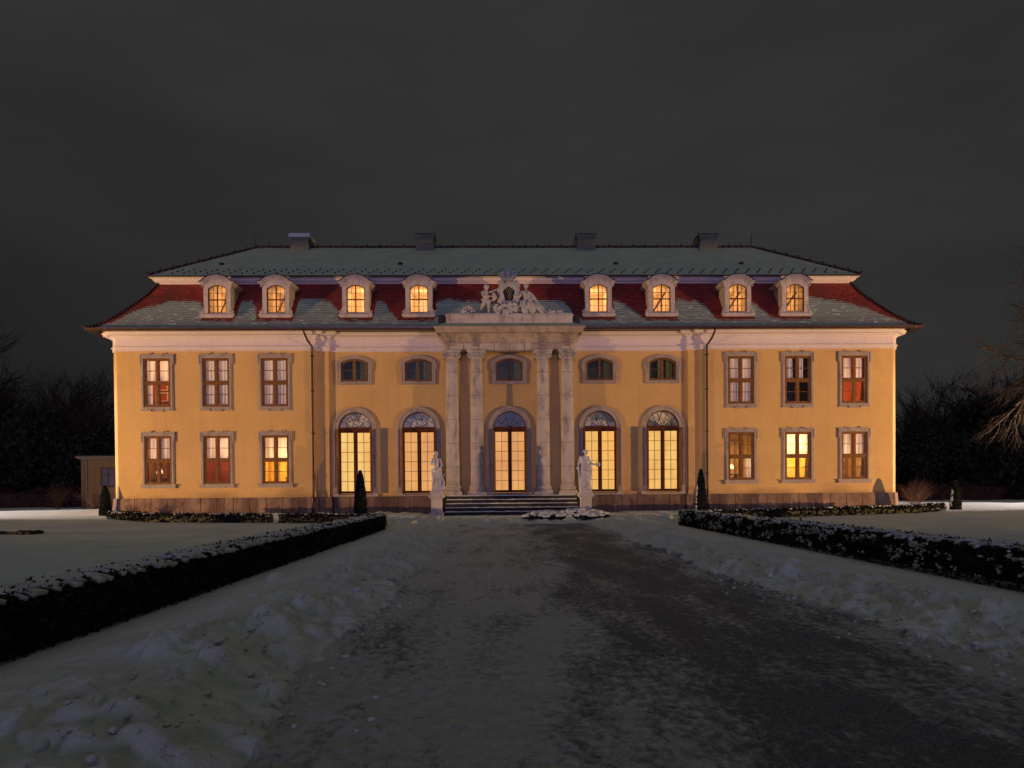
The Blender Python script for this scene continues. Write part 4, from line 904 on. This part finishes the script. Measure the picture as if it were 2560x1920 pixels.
def pathmat():
    m, t, b = nt('icy_gravel'); b.inputs['Roughness'].default_value = .7; b.inputs['Specular IOR Level'].default_value = .3
    g = t.nodes.new('ShaderNodeNewGeometry'); sp = t.nodes.new('ShaderNodeSeparateXYZ'); t.links.new(g.outputs['Position'], sp.inputs[0])
    n1 = noise(t, geo(t, (1.5, .45, 1)), 1.1, 7, .68); n2 = noise(t, geo(t, (1, .8, 1)), 13, 8, .78); n3 = noise(t, geo(t), 60, 4, .7)
    def M(op, a, b_): 
        n = t.nodes.new('ShaderNodeMath'); n.operation = op
        for i, v in enumerate((a, b_)):
            if isinstance(v, bpy.types.NodeSocket): t.links.new(v, n.inputs[i])
            else: n.inputs[i].default_value = v
        return n.outputs[0]
    # trodden strip: darker grit where the path is walked, right of its middle
    c = M('ABSOLUTE', M('SUBTRACT', sp.outputs[0], 1.45), 0); tr = ramp(t, c, .5, 1.8, .15, -.05)
    s = M('ADD', M('ADD', M('MULTIPLY', n1, .8), M('MULTIPLY', n2, .85)), tr); s = M('ADD', s, M('MULTIPLY', n3, .25))
    mk = ramp(t, s, .90, 1.08); 
    col = mixc(t, ramp(t, n2, .35, .7), (.80, .84, .82), (.62, .66, .64)); drk = mixc(t, ramp(t, n3, .35, .65), (.05, .063, .075), (.30, .335, .36))
    t.links.new(mixc(t, mk, col, drk), b.inputs['Base Color']); bump(t, b, M('ADD', n2, M('MULTIPLY', n3, .7)), 1., .05); return m
SN2 = snowmat('lawn_snow', (.62, .72, .69), 9, .35); SN3 = snowmat('shovelled_snow', (.70, .75, .70), 26, .9)
nearf = (cy < -7.3) & ~lawnf
sub('path', pc, pathmat()); sub('snow_bank', ~pc & nearf & (cx < .3), SN3); sub('snow_bank', ~pc & nearf & (cx >= .3), SN3); sub('snow_lawn', ~pc & ~nearf, SN2)
tag(MB().add([(-500, -60, -.12), (500, -60, -.12), (500, 900, -.12), (-500, 900, -.12)], [(0, 1, 2, 3)]).build('ground', SN2), kind='structure')
cr = MB(); 
def zat(x, y): return float(Z[min(len(ys)-1, np.searchsorted(ys, y)), min(nx-1, np.searchsorted(xs_, x))])
for _ in range(3000):
    y = -34.8+17*random.random()**1.6; sd_ = random.random() < .5; o = random.gauss(.25, .38)
    x = float(LX(y))-o if sd_ else float(RXE(y))+o
    if x < -4. or x > 5.3: continue
    rr_ = min(.055, random.lognormvariate(-4.35, .4)); q4 = [rr_*random.uniform(.8, 1.5), rr_*random.uniform(.8, 1.5), rr_*random.uniform(.5, .9)]
    k0 = len(cr.v); cr.ell((x, y, zat(x, y)+rr_*.1), q4, None, 6, 4); c0 = Vector((x, y, zat(x, y)))
    for k in range(k0, len(cr.v)): v0 = Vector(cr.v[k]); cr.v[k] = tuple(c0+(v0-c0)*random.uniform(.75, 1.2))
tag(cr.build('snow_crumbs', SN3, None, True), kind='stuff')
# ================================================================== PLANTS
def cards(name, pos, size, mat, parent=None, extra=None, aspect=.55, up=0.):
    n = len(pos); a = rng.normal(size=(n, 3)); a[:, 2] += up; a /= np.linalg.norm(a, axis=1)[:, None]
    b = rng.normal(size=(n, 3)); b -= (b*a).sum(1)[:, None]*a; b /= np.linalg.norm(b, axis=1)[:, None]
    s = (size*(.6+.8*rng.random(n)))[:, None] if not np.isscalar(size) else (size*(.6+.8*rng.random(n)))[:, None]
    v = np.stack([pos-a*s, pos+b*s*aspect, pos+a*s, pos-b*s*aspect], 1).reshape(-1, 3)
    f = np.arange(4*n).reshape(-1, 4)
    if extra is not None and len(extra.v):
        ev = np.array([tuple(p) for p in extra.v]); f = f.tolist()+[tuple(i+4*n for i in q_) for q_ in extra.f]; v = np.vstack([v, ev])
    else: f = f.tolist()
    me = bpy.data.meshes.new(name); me.from_pydata(v.tolist(), [], f); me.materials.append(mat); return link(name, me, parent)
def hedge(label, pts, wid, hgt, z0, dens=1., snow_thr=-.25, side_snow=0, grp=None, taper_end=False):
    c = Vector((*pts[0], 0)); e = empty('box_hedge', c, label, 'hedge', grp)
    P = [Vector((*p, 0)) for p in pts]; core = MB(); pos = []; sz = []
    S_ = MB(); blobs = MB(); cum = 0
    for a, b in zip(P[:-1], P[1:]):
        L = (b-a).length; d = (b-a)/L; n = Vector((d.y, -d.x, 0))   # n points right of travel
        steps = max(1, int(L/.6))
        for k in range(steps):
            p0 = a+d*L*k/steps; p1 = a+d*L*(k+1)/steps; dist = max(3., (p0-Vector((-.66, -35.6, 0))).length)
            ls = max(.021, min(.07, dist*.0022)); area = (p1-p0).length*(wid+2*hgt); cnt = int(area*dens*.9/(ls*ls))
            u = rng.random(cnt); t = rng.random(cnt)*(wid+2*hgt)
            lat = np.where(t < hgt, -wid/2, np.where(t > hgt+wid, wid/2, t-hgt-wid/2)); zz = np.where(t < hgt, t, np.where(t > hgt+wid, 2*hgt+wid-t, hgt))
            off = .075*fbm(u*1.8+cum, t*4, 4)+rng.normal(size=cnt)*.024
            lat = lat+np.where(t < hgt, -off, np.where(t > hgt+wid, off, 0)); zz = zz+np.where((t > hgt) & (t < hgt+wid), off, 0)
            xx = p0.x+(p1.x-p0.x)*u+n.x*lat; yy = p0.y+(p1.y-p0.y)*u+n.y*lat
            pos.append(np.stack([xx, yy, zz+z0], 1)); sz.append(np.full(cnt, ls)); cum += .6
            # sprigs
            for _ in range(int((p1-p0).length*20*dens)):
                sx = random.uniform(-.5, .5)*wid; q0 = p0.lerp(p1, random.random())+n*sx; h = random.uniform(.03, .10); m_ = 7
                sp = np.array([[q0.x+random.gauss(0, .012), q0.y+random.gauss(0, .012), z0+hgt+h*i/m_+.01] for i in range(m_)]); pos.append(sp); sz.append(np.full(m_, ls*.8))
            if side_snow and dist < 30:
                for _ in range(int((p1-p0).length*side_snow*(.35 if dist < 12 else 1))):
                    tt = random.random(); q0 = p0.lerp(p1, random.random())-n*(wid/2+.02)+Vector((0, 0, z0+hgt*(1-.75*tt**1.5)))
                    if perlin(np.array([q0.y*1.5]), np.array([q0.z*6.]))[0] < .02: continue
                    for _q in range(random.choice((1, 2, 4, 6))):
                        r0 = random.uniform(.010, .028); blobs.ell(q0+Vector((random.uniform(-.015, .01), random.gauss(0, .035), random.gauss(0, .022))), (r0*random.uniform(.6, 1.1), r0*random.uniform(.9, 1.8), r0*random.uniform(.5, 1.)), n=6, m=4)
        # core
        w2 = wid/2-.05; o = [a+n*w2, a-n*w2, b-n*w2, b+n*w2]
        core.add([(p.x, p.y, -.05) for p in o]+[(p.x, p.y, z0+hgt-.05) for p in o], [(0, 1, 2, 3), (4, 5, 6, 7), (0, 1, 5, 4), (1, 2, 6, 5), (2, 3, 7, 6), (3, 0, 4, 7)])
        # snow cap: small plates following a noisy surface
        cell = .05 if L > 12 or True else .1; nu = int(L/.06); nv = max(4, int(wid/.06)); U = np.linspace(0, L, nu+1); V_ = np.linspace(-wid/2-.02, wid/2+.02, nv+1); UU, VV = np.meshgrid(U, V_, indexing='ij')
        bx = a.x+d.x*UU+n.x*VV; by = a.y+d.y*UU+n.y*VV; nz = fbm(bx*2.2, by*2.2, 4); fine = fbm(bx*9, by*9, 3)
        zc = z0+hgt+.035+.035*nz+.022*fine-.09*np.clip(np.abs(VV)/(wid/2)-.72, 0, 1)
        keep = (nz*.55+fine*.75-.45*np.clip(np.abs(VV)/(wid/2)-.55, 0, 1)) > snow_thr
        vs = np.stack([bx, by, zc], -1).reshape(-1, 3); o_ = len(S_.v); S_.v += [tuple(v_) for v_ in vs]; m1 = nv+1
        for i_ in range(nu):
            for j_ in range(nv):
                if keep[i_, j_]: k0 = o_+i_*m1+j_; S_.f.append((k0, k0+m1, k0+m1+1, k0+1))
    loc = np.array(c); pos = np.vstack(pos)-loc; core.v = [tuple(Vector(v_)-c) for v_ in core.v]
    cards('foliage', pos, np.concatenate(sz), LEAF, e, core)
    S_.v = [tuple(Vector(v_)-c) for v_ in S_.v]; s = S_.build('snow_cap', HSNOW, e, True, recalc=False); so = s.modifiers.new('Solid', 'SOLIDIFY'); so.thickness = .035; so.offset = -1
    if blobs.v: blobs.v = [tuple(Vector(v_)-c) for v_ in blobs.v]; blobs.build('clinging_snow', HSNOW, e, True)
    return e
hedge('long low box hedge with a smooth snow cap, left of the path', [(-4.70, -35.2), (-4.64, -12.9)], .52, .45, .0, 1.2, -.13, 6)
hedge('long low box hedge with ragged snow clinging to its side, right of the path', [(6.02, -30.5), (5.97, -12.0)], .68, .45, .0, 1.1, .04, 70)
hedge('clipped hedge running from the left corner of the palace, outer stretch', [(-18.2, -4.1), (-14.5, -7.9), (-9.3, -9.5)], .5, .32, .04, .9, .3, 0, 'hedge stretches below the left wing')
hedge('clipped hedge behind the tall yew cone left of the path, inner stretch', [(-8.8, -9.7), (-4.9, -10.7)], .5, .32, .04, .9, .28, 0, 'hedge stretches below the left wing')
hedge('clipped hedge running along the right wing to the yew cone at the far right', [(6.6, -10.2), (13.4, -7.5), (17.9, -5.6), (20.6, -3.2)], .5, .33, .04, .9, .24, 0)
def yew(x, y, r, h, label, snow=False):
    e = empty('yew_cone', (x, y, 0), label, 'topiary', 'clipped yew cones')
    core = MB(); pr = [(r*.86, .0), (r*.93, h*.12), (r*.9, h*.3), (r*.76, h*.55), (r*.52, h*.78), (r*.3, h*.91), (.03, h*.985)]; core.lathe(pr, (0, 0, 0), 14)
    n = 7000; t = rng.random(n)**1.15; rr = np.interp(t*h, [p[1] for p in pr], [p[0] for p in pr])*(1+.05*rng.normal(size=n))+.012; a = rng.random(n)*2*PI
    pos = np.stack([rr*np.cos(a), rr*np.sin(a), t*h+.01*rng.normal(size=n)], 1); cards('foliage', pos, .035, LEAFT, e, core)
    m = MB(); m.tube([(0, 0, -.1), (0, 0, h*.5)], .04, 6); m.build('trunk', BARK, e)
    if snow:
        s = MB()
        for k in range(40): tt = random.uniform(.15, .7); r1 = float(np.interp(tt*h, [p[1] for p in pr], [p[0] for p in pr])); a1 = PI+random.uniform(-.35, .35); s.ell((r1*math.cos(a1)-.01, r1*math.sin(a1)-.02, tt*h), (.03, .04, .05), n=6, m=5)
        s.build('clinging_snow', HSNOW, e, True)
yew(-20.66, -.36, .28, 1.62, 'broad short yew cone at the left corner of the palace'); yew(-6.2, -7.9, .25, 2.08, 'tall slim yew cone in front of the leftmost glowing french door')
yew(8.05, -6.5, .23, 2.06, 'tall slim yew cone beside the right downpipe', True); yew(21.9, -2.4, .24, 1.5, 'small yew cone standing clear of the right corner of the palace', True)
sb = empty('low_shrub', (1.9, -10.0, .16), 'low snow-covered shrub mound in front of the right half of the steps', 'shrub')
n = 9000; a = rng.random(n)*2*PI; rr = np.sqrt(rng.random(n)); px = 1.65*rr*np.cos(a); hz = .34*np.sqrt(np.clip(1-rr**2.5, 0, 1))*(1+.5*perlin(px*2.2, px*0+3.3)); pos = np.stack([px, .38*rr*np.sin(a), hz*rng.random(n)**.35], 1)
cards('foliage', pos, .045, LEAF, sb)
sn_ = MB()
for _ in range(300):
    a = random.random()*2*PI; q = math.sqrt(random.random()); x = 1.65*q*math.cos(a); z = .34*math.sqrt(max(0, 1-q**2.5))*(1+.5*float(perlin(np.array([x*2.2]), np.array([3.3]))[0])); g_ = random.uniform(.05, .14)
    if z > .10: sn_.ell((x, .38*q*math.sin(a), z), (g_*1.3, g_, g_*.42), n=7, m=5)
sn_.build('snow_cap', HSNOW, sb, True)
# ---- trees
def grow(tb, cb, p, d, L, r, lev, maxlev, rnd, spread=.55, up=.08, seglen=5, droop=0):
    pts = [p.copy()]; rs = [r]
    for i in range(seglen):
        d = (d+Vector((rnd.gauss(0, .16), rnd.gauss(0, .16), rnd.gauss(0, .12)+up-droop*lev))).normalized(); p = p+d*L/seglen; pts.append(p.copy()); rs.append(r*(1-.55*(i+1)/seglen))
        if lev < maxlev and (i >= 1 or lev > 0):
            for _ in range(2 if lev > 1 else (1 if rnd.random() < .8 else 2)):
                ax = Vector((rnd.gauss(0, 1), rnd.gauss(0, 1), rnd.gauss(0, .6))).normalized(); nd = (d+ax*spread*rnd.uniform(.9, 1.6)).normalized()
                grow(tb, cb, p.copy(), nd, L*rnd.uniform(.5, .72), rs[-1]*.62, lev+1, maxlev, rnd, spread, up, max(3, seglen-1), droop)
    (tb if lev < 2 else cb).tube(pts, rs, 6 if lev < 2 else 3, caps=False)
def bare(seed, h, r, lev=4, spread=.6):
    rnd = random.Random(seed); tb, cb = MB(), MB()
    tb.tube([(0, 0, -.2), (0, 0, h*.16), (rnd.uniform(-.2, .2), 0, h*.3)], [r*1.3, r, r*.85], 8)
    for k in range(6):
        a = k*1.05+rnd.uniform(-.3, .3); grow(tb, cb, Vector((0, 0, h*(.16+.03*k))), Vector((math.cos(a)*.8, math.sin(a)*.8, rnd.uniform(.6, 1.5))).normalized(), h*.42*rnd.uniform(.8, 1.1), r*.5, 1, lev, rnd, spread)
    grow(tb, cb, Vector((0, 0, h*.3)), Vector((0, 0, 1)), h*.5, r*.75, 1, lev, rnd, spread)
    return tb, cb
vars_ = []
for k, (h, r) in enumerate(((11.5, .5), (10, .44), (9, .38))):
    tb, cb = bare(20+k, h, r); vars_.append((tb.build('trunk', BARK, None, recalc=False), cb.build('crown', BARK, None, recalc=False)))
print('twig faces', [len(c.data.polygons) for t, c in vars_])
TP = [(-46, 25, 0, 1.22, 'tall bare tree at the far left edge, its twigs highest against the sky'), (-41, 27, 1, 1.2, 'bare tree with a rounded crown, second from the left edge'), (-36, 24, 2, 1.12, 'bare tree over the flat roof of the outbuilding'), (-31.5, 27, 1, .98, 'low bare tree just left of the palace corner'), (-44, 34, 2, 1.2, 'bare tree half hidden behind the tall one at the far left'), (-28.5, 27, 2, .84, 'small bare tree directly behind the outbuilding'),
      (32, 29, 2, .82, 'small bare tree just right of the palace corner'), (36.5, 25, 1, .88, 'bare tree with fine twigs left of the dense thicket on the right'), (42, 28, 0, .92, 'dark bare tree behind the drooping floodlit branches'), (47.5, 31, 1, 1.2, 'dark bare tree at the far right edge'), (52, 36, 0, 1.0, 'bare tree rising farthest back on the right')]
for k, (x, y, v_, s, lb) in enumerate(TP):
    e = empty('bare_tree', (x, y, 0), lb, 'tree', 'bare trees behind the palace'); e.scale = (s, s, s); e.rotation_euler.z = k*2.1
    for src in vars_[v_]:
        c = src if src.parent is None and not src.get('used') else src.copy()
        if c is src: src['used'] = 1
        else: COL.objects.link(c)
        c.parent = e
for t_ in vars_:
    for o in t_:
        if 'used' in o: del o['used']
for o in bpy.data.objects:
    if 'used' in o: del o['used']
# dense dark thickets under the trees
def thicket(seed, w, h):
    r_ = np.random.default_rng(seed); pos = []
    for _ in range(46):
        a = r_.random()*2*PI; rr = w*np.sqrt(r_.random()); cz = h*r_.random()**.8*(1-.45*(rr/w)**2); n = 260
        pos.append(np.array([rr*math.cos(a), rr*math.sin(a)*.7, cz])+r_.normal(size=(n, 3))*np.array([.55, .5, .45]))
    p = np.vstack(pos); p[:, 2] = np.abs(p[:, 2]); return p
TH = [cards('foliage', thicket(5, 3.6, 6.2), .17, LEAFT), cards('foliage', thicket(8, 3.2, 5.2), .15, LEAFT)]
def stem(h):
    m = MB()
    for k in range(5): a = k*1.3; m.tube([(.1*math.cos(a), .1*math.sin(a), -.1), (.9*math.cos(a), .8*math.sin(a), h*.5), (1.5*math.cos(a), 1.2*math.sin(a), h*.85)], [.1, .07, .03], 5)
    return m.build('trunk', BARK)
TS = [stem(6), stem(5)]
K = [(-49, 22, 0, 1.35, 'dense dark evergreen filling the far left edge below the tall bare tree'), (-44.5, 23, 1, 1.5, 'dense dark evergreen second from the left edge'), (-39, 22.5, 0, 1.25, 'dense dark evergreen left of the outbuilding'), (-34, 23, 1, 1.25, 'dense dark evergreen rising over the outbuilding roof'), (-29.5, 24, 0, .85, 'small dark evergreen wedged against the left palace corner'),
     (31.5, 22, 1, .9, 'small dark evergreen against the right palace corner'), (36, 21, 0, 1.0, 'dark evergreen behind the small right yew cone'), (41, 21, 0, 1.35, 'tallest dark evergreen on the right, behind the floodlit branches'), (46, 22, 1, 1.15, 'dark evergreen below the floodlit branches near the right edge'), (51, 23, 0, 1.1, 'dark evergreen at the far right edge')]
us = set()
for k, (x, y, v_, s, lb) in enumerate(K):
    e = empty('evergreen_tree', (x, y, 0), lb, 'tree', 'dark evergreens behind the palace'); e.scale = (s, s, s); e.rotation_euler.z = k*1.7
    for src in (TH[v_], TS[v_]):
        if src.name in us: c = src.copy(); COL.objects.link(c)
        else: c = src; us.add(src.name)
        c.parent = e
for sx, lb in ((-1, 'long brown beech hedge closing the snowy lawn at the left'), (1, 'long brown beech hedge closing the snowy lawn at the right')):
    n = 16000; x = rng.random(n)*34; pos = np.stack([sx*(23+x), 18.3+.5*rng.random(n)-.25+(.02*x), rng.random(n)*(1.55+.15*np.sin(x*2))], 1)
    c = MB(); a, b = sorted((sx*23, sx*57)); c.box(a, b, 18.4, 18.8, -.1, 1.2); e = empty('beech_hedge', (0, 0, 0), lb, 'hedge'); cards('foliage', pos, .1, BEECH, e, c)
# the big tree at the right edge, one limb caught by the floodlight
bt = empty('floodlit_tree', (36.6, 6, .6), 'big bare tree at the right edge with floodlit yellow limbs drooping towards the palace', 'tree'); rnd = random.Random(4); tb, cb, hb = MB(), MB(), MB()
tb.tube([(0, 0, -.8), (.1, 0, 3), (0, 0, 6.5), (-.2, 0, 9), (0, .2, 12)], [.5, .4, .35, .28, .16], 10)
V3 = Vector
def limb(pts, rs, subs, dr):
    tb.tube(pts, rs, 7, caps=False)
    for i in range(1, len(pts)):
        for _ in range(subs):
            p = V3(pts[i-1]).lerp(V3(pts[i]), random.random()); d = (V3(pts[i])-V3(pts[i-1])).normalized(); dd = (d*.7+V3((rnd.uniform(-.7, .2), rnd.gauss(0, .5), rnd.uniform(-.9, .7)-dr))).normalized()
            grow(hb, cb, p, dd, rnd.uniform(1.3, 2.4), rs[i]*.5+.018, 1, 3, rnd, .55, -.02, 5, .03)
limb([(-.1, 0, 6.8), (-1.6, -.3, 7.7), (-3.2, -.5, 8.0), (-4.6, -.6, 8.1), (-6.2, -.4, 8.5), (-7.6, -.3, 9.2)], [.2, .15, .13, .1, .06, .03], 3, .1)
limb([(-3.9, -.5, 8.05), (-4.4, -.7, 7.1), (-4.8, -.8, 6.2), (-5.9, -.8, 5.5)], [.1, .07, .05, .025], 2, .3)
limb([(-1.6, -.3, 7.7), (-2.0, -.6, 6.4), (-2.2, -.7, 5.2), (-2.6, -.7, 4.1)], [.11, .09, .06, .03], 3, .4)
limb([(-.6, -.1, 7.1), (-1.2, -.8, 5.8), (-1.5, -1., 4.6)], [.1, .07, .03], 3, .4)
limb([(-4.0, -.5, 8.1), (-4.6, -.5, 9.2), (-4.9, -.4, 10.4)], [.07, .05, .025], 2, -.3)
limb([(-.2, 0, 9), (-1.8, .2, 10.5), (-3.2, .4, 11.6), (-4.2, .5, 12.8)], [.14, .1, .06, .03], 3, -.3)
limb([(0, .1, 11), (-.9, .2, 12.8), (-1.8, .2, 14.6), (-2.0, .2, 16.2)], [.12, .09, .05, .03], 3, -.4)
limb([(-.1, 0, 8.2), (1.2, .2, 10), (2, .3, 12.5)], [.14, .1, .05], 3, -.3)
tb.build('trunk', BARKL, bt, True, recalc=False); hb.build('branches', BARKL, bt, True, recalc=False); cb.build('twigs', BARKL, bt, recalc=False)
# shrubs
for x, y, h, lb in ((-31.2, 12.5, 1.5, 'twiggy brown shrub in front of the left end of the outbuilding'), (-28.6, 12.2, 1.3, 'twiggy brown shrub under the outbuilding window'), (23.6, 3.5, 1.3, 'twiggy brown shrub behind the small right yew cone'), (-18.9, -1.2, .55, 'small brown shrub at the foot of the plinth by the left corner')):
    e = empty('shrub', (x, y, 0), lb, 'shrub'); rnd2 = random.Random(int(x*10)); tb2, cb2 = MB(), MB()
    for k in range(9): a = k*.7; grow(tb2, cb2, V3((0, 0, 0)), V3((math.cos(a)*.6, math.sin(a)*.6, 1)).normalized(), h*.8, .02, 1, 3, rnd2, .6)
    cb2.v = tb2.v+cb2.v; cb2.f = tb2.f+[tuple(i+len(tb2.v) for i in f) for f in cb2.f]; cb2.build('twigs', simple('shrub_twig', (.10, .05, .03), .9), e, recalc=False)
# ---- outbuilding
ob = empty('outbuilding', (-30.5, 14, 0), 'low dim yellow outbuilding with a flat roof, half hidden behind the left palace corner', 'building')
m = MB(); m.box(0, 7, 0, 6, -.1, 3.75)
for k in range(9): m.box(-.01, 7, -.012, 0, .6+k*.35, .6+k*.35+.02) if False else None
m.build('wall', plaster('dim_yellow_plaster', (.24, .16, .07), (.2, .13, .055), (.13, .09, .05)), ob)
m = MB(); m.box(-.25, 7.2, -.3, 6.2, 3.75, 3.86); m.box(-.15, 7.1, -.2, 6.1, 3.66, 3.75); r_ = m.build('roof', simple('dim_fascia', (.2, .15, .1), .8), ob); m = MB(); m.box(-.2, 7.15, -.25, 6.15, 3.86, 3.95); m.build('roof_cover', BLK, r_)
m = MB(); ring(m, sh(rect(.55, 1.65, 3.05), 1.95), sh(rect(.47, 1.73, 2.97), 1.95), -.04, .02); m.box(1.92, 1.98, -.03, 0, 1.7, 3.0); m.box(1.45, 2.45, -.035, .0, 2.52, 2.58); w_ = m.build('window', WDRK, ob)
m = MB(); m.add([(1.45, -.015, 1.7), (2.45, -.015, 1.7), (2.45, -.015, 3.0), (1.45, -.015, 3.0)], [(0, 1, 2, 3)]); m.build('pane', simple('dim_pane', (.12, .13, .17), .2), w_)
MB().tube([(.42, -.1, 3.7), (.42, -.08, 0)], .05, 6).build('downpipe', simple('zinc_pipe', (.2, .2, .22), .5), ob)
# mole hill / bare patch on the left lawn
m = MB(); 
for k in range(14): m.ell((random.uniform(-.55, .55), random.uniform(-.25, .25), .03), (random.uniform(.12, .25), .14, random.uniform(.04, .09)), n=8, m=5)
tag(m.build('molehill', simple('bare_earth', (.03, .02, .02), .95), loc=(-14.6, -15.4, .1)), 'dark earth mound showing through the snow on the left lawn', 'molehill')
# ================================================================== SKY, LIGHT, CAMERA
w = bpy.data.worlds.new('World'); S.world = w; w.use_nodes = True; t = w.node_tree; bg = t.nodes['Background']
tc = t.nodes.new('ShaderNodeTexCoord'); mp = t.nodes.new('ShaderNodeMapping'); mp.inputs['Scale'].default_value = (1, 1, 3.2); mp.inputs['Rotation'].default_value = (0, R(12), 0); t.links.new(tc.outputs['Generated'], mp.inputs[0])
nz = N(t, 'ShaderNodeTexNoise', Scale=1.7, Detail=6, Roughness=.52); t.links.new(mp.outputs[0], nz.inputs['Vector'])
sp = t.nodes.new('ShaderNodeSeparateXYZ'); t.links.new(tc.outputs['Generated'], sp.inputs[0])
gx = ramp(t, sp.outputs[0], -.62, .1); gz = ramp(t, sp.outputs[2], .1, .5)
b0 = mixc(t, gx, mixc(t, gz, (.0118, .0118, .0118), (.027, .027, .027)), mixc(t, gz, (.025, .025, .025), (.033, .033, .033)))
fac = ramp(t, nz.outputs[0], .3, .72, .78, 1.28); out = mixc(t, 1., b0, fac, 'MULTIPLY')
t.links.new(out, bg.inputs[0]); bg.inputs[1].default_value = 1.
gt = ramp(t, sp.outputs[2], .6, .95); out2 = mixc(t, gt, out, (.125, .127, .122)); t.links.new(out2, bg.inputs[0])
sn = bpy.data.lights.new('sun', 'SUN'); sn.energy = .46; sn.color = (.54, .45, 1.); sn.angle = R(16)
so = bpy.data.objects.new('sun', sn); COL.objects.link(so); so.rotation_euler = V3((0.05, 1, -.08)).to_track_quat('-Z', 'Y').to_euler()
def spot(x, y, z, tx, ty, tz, pw, col, ang, rad=.2, bl=.4):
    l = bpy.data.lights.new('floodlight', 'SPOT'); l.energy = pw; l.color = col; l.spot_size = R(ang); l.spot_blend = bl; l.shadow_soft_size = rad
    o = bpy.data.objects.new('floodlight', l); COL.objects.link(o); o.location = (x, y, z); o.rotation_euler = (V3((tx, ty, tz))-V3((x, y, z))).to_track_quat('-Z', 'Y').to_euler()
for s in (-1, 1):
    spot(s*38, -18, .55, s*7, 1, 6.5, 29500, (1., .57, .21), 78, .025)
    fx = empty('light_blocker', (s*38, -18, 0), 'added grey metal plate, out of view, keeping floodlight off the upper roof, at the %s end of the lawn' % ('left' if s < 0 else 'right'), 'floodlight', 'added light blockers')  # added light blocker, not a floodlight itself
    m = MB(); m.box(*sorted((-s*3.4, s*1.2)), 1., 1.03, .55+.67, 2.1); m.build('blocker_plate', SLAT, fx)  # added unseen plate, blocks the floodlight from the chimneys and upper roof
    for q in (-s*3.3, s*1.1): m = MB(); m.box(q-.04, q+.04, 1.03, 1.1, -.1, 2.1); m.build('blocker_post', SLAT, fx)
    spot(s*41, 1, 4.0, s*26, 5, 0, 24000, (1., .76, .74), 64)
cam = bpy.data.cameras.new('camera'); co = bpy.data.objects.new('camera', cam); COL.objects.link(co); S.camera = co
cam.sensor_width = 36; cam.lens = 24.006; cam.clip_end = 2000; cam.shift_y = (1244.9-960)/2560
yaw, pitch, roll = .020865, -.013416, -.0081555
F_ = V3((math.sin(yaw)*math.cos(pitch), math.cos(yaw)*math.cos(pitch), math.sin(pitch))); r_ = V3((math.cos(yaw), -math.sin(yaw), 0)); u_ = r_.cross(F_)
rr, uu = r_*math.cos(roll)+u_*math.sin(roll), -r_*math.sin(roll)+u_*math.cos(roll)
mt = Matrix((rr, uu, -F_)).transposed().to_4x4(); mt.translation = V3((-.65973, -35.58989, 1.3)); co.matrix_world = mt
S.view_settings.view_transform = 'Standard'; S.view_settings.look = 'None'; S.view_settings.gamma = 1; S.view_settings.exposure = 0
S.render.engine = 'CYCLES'
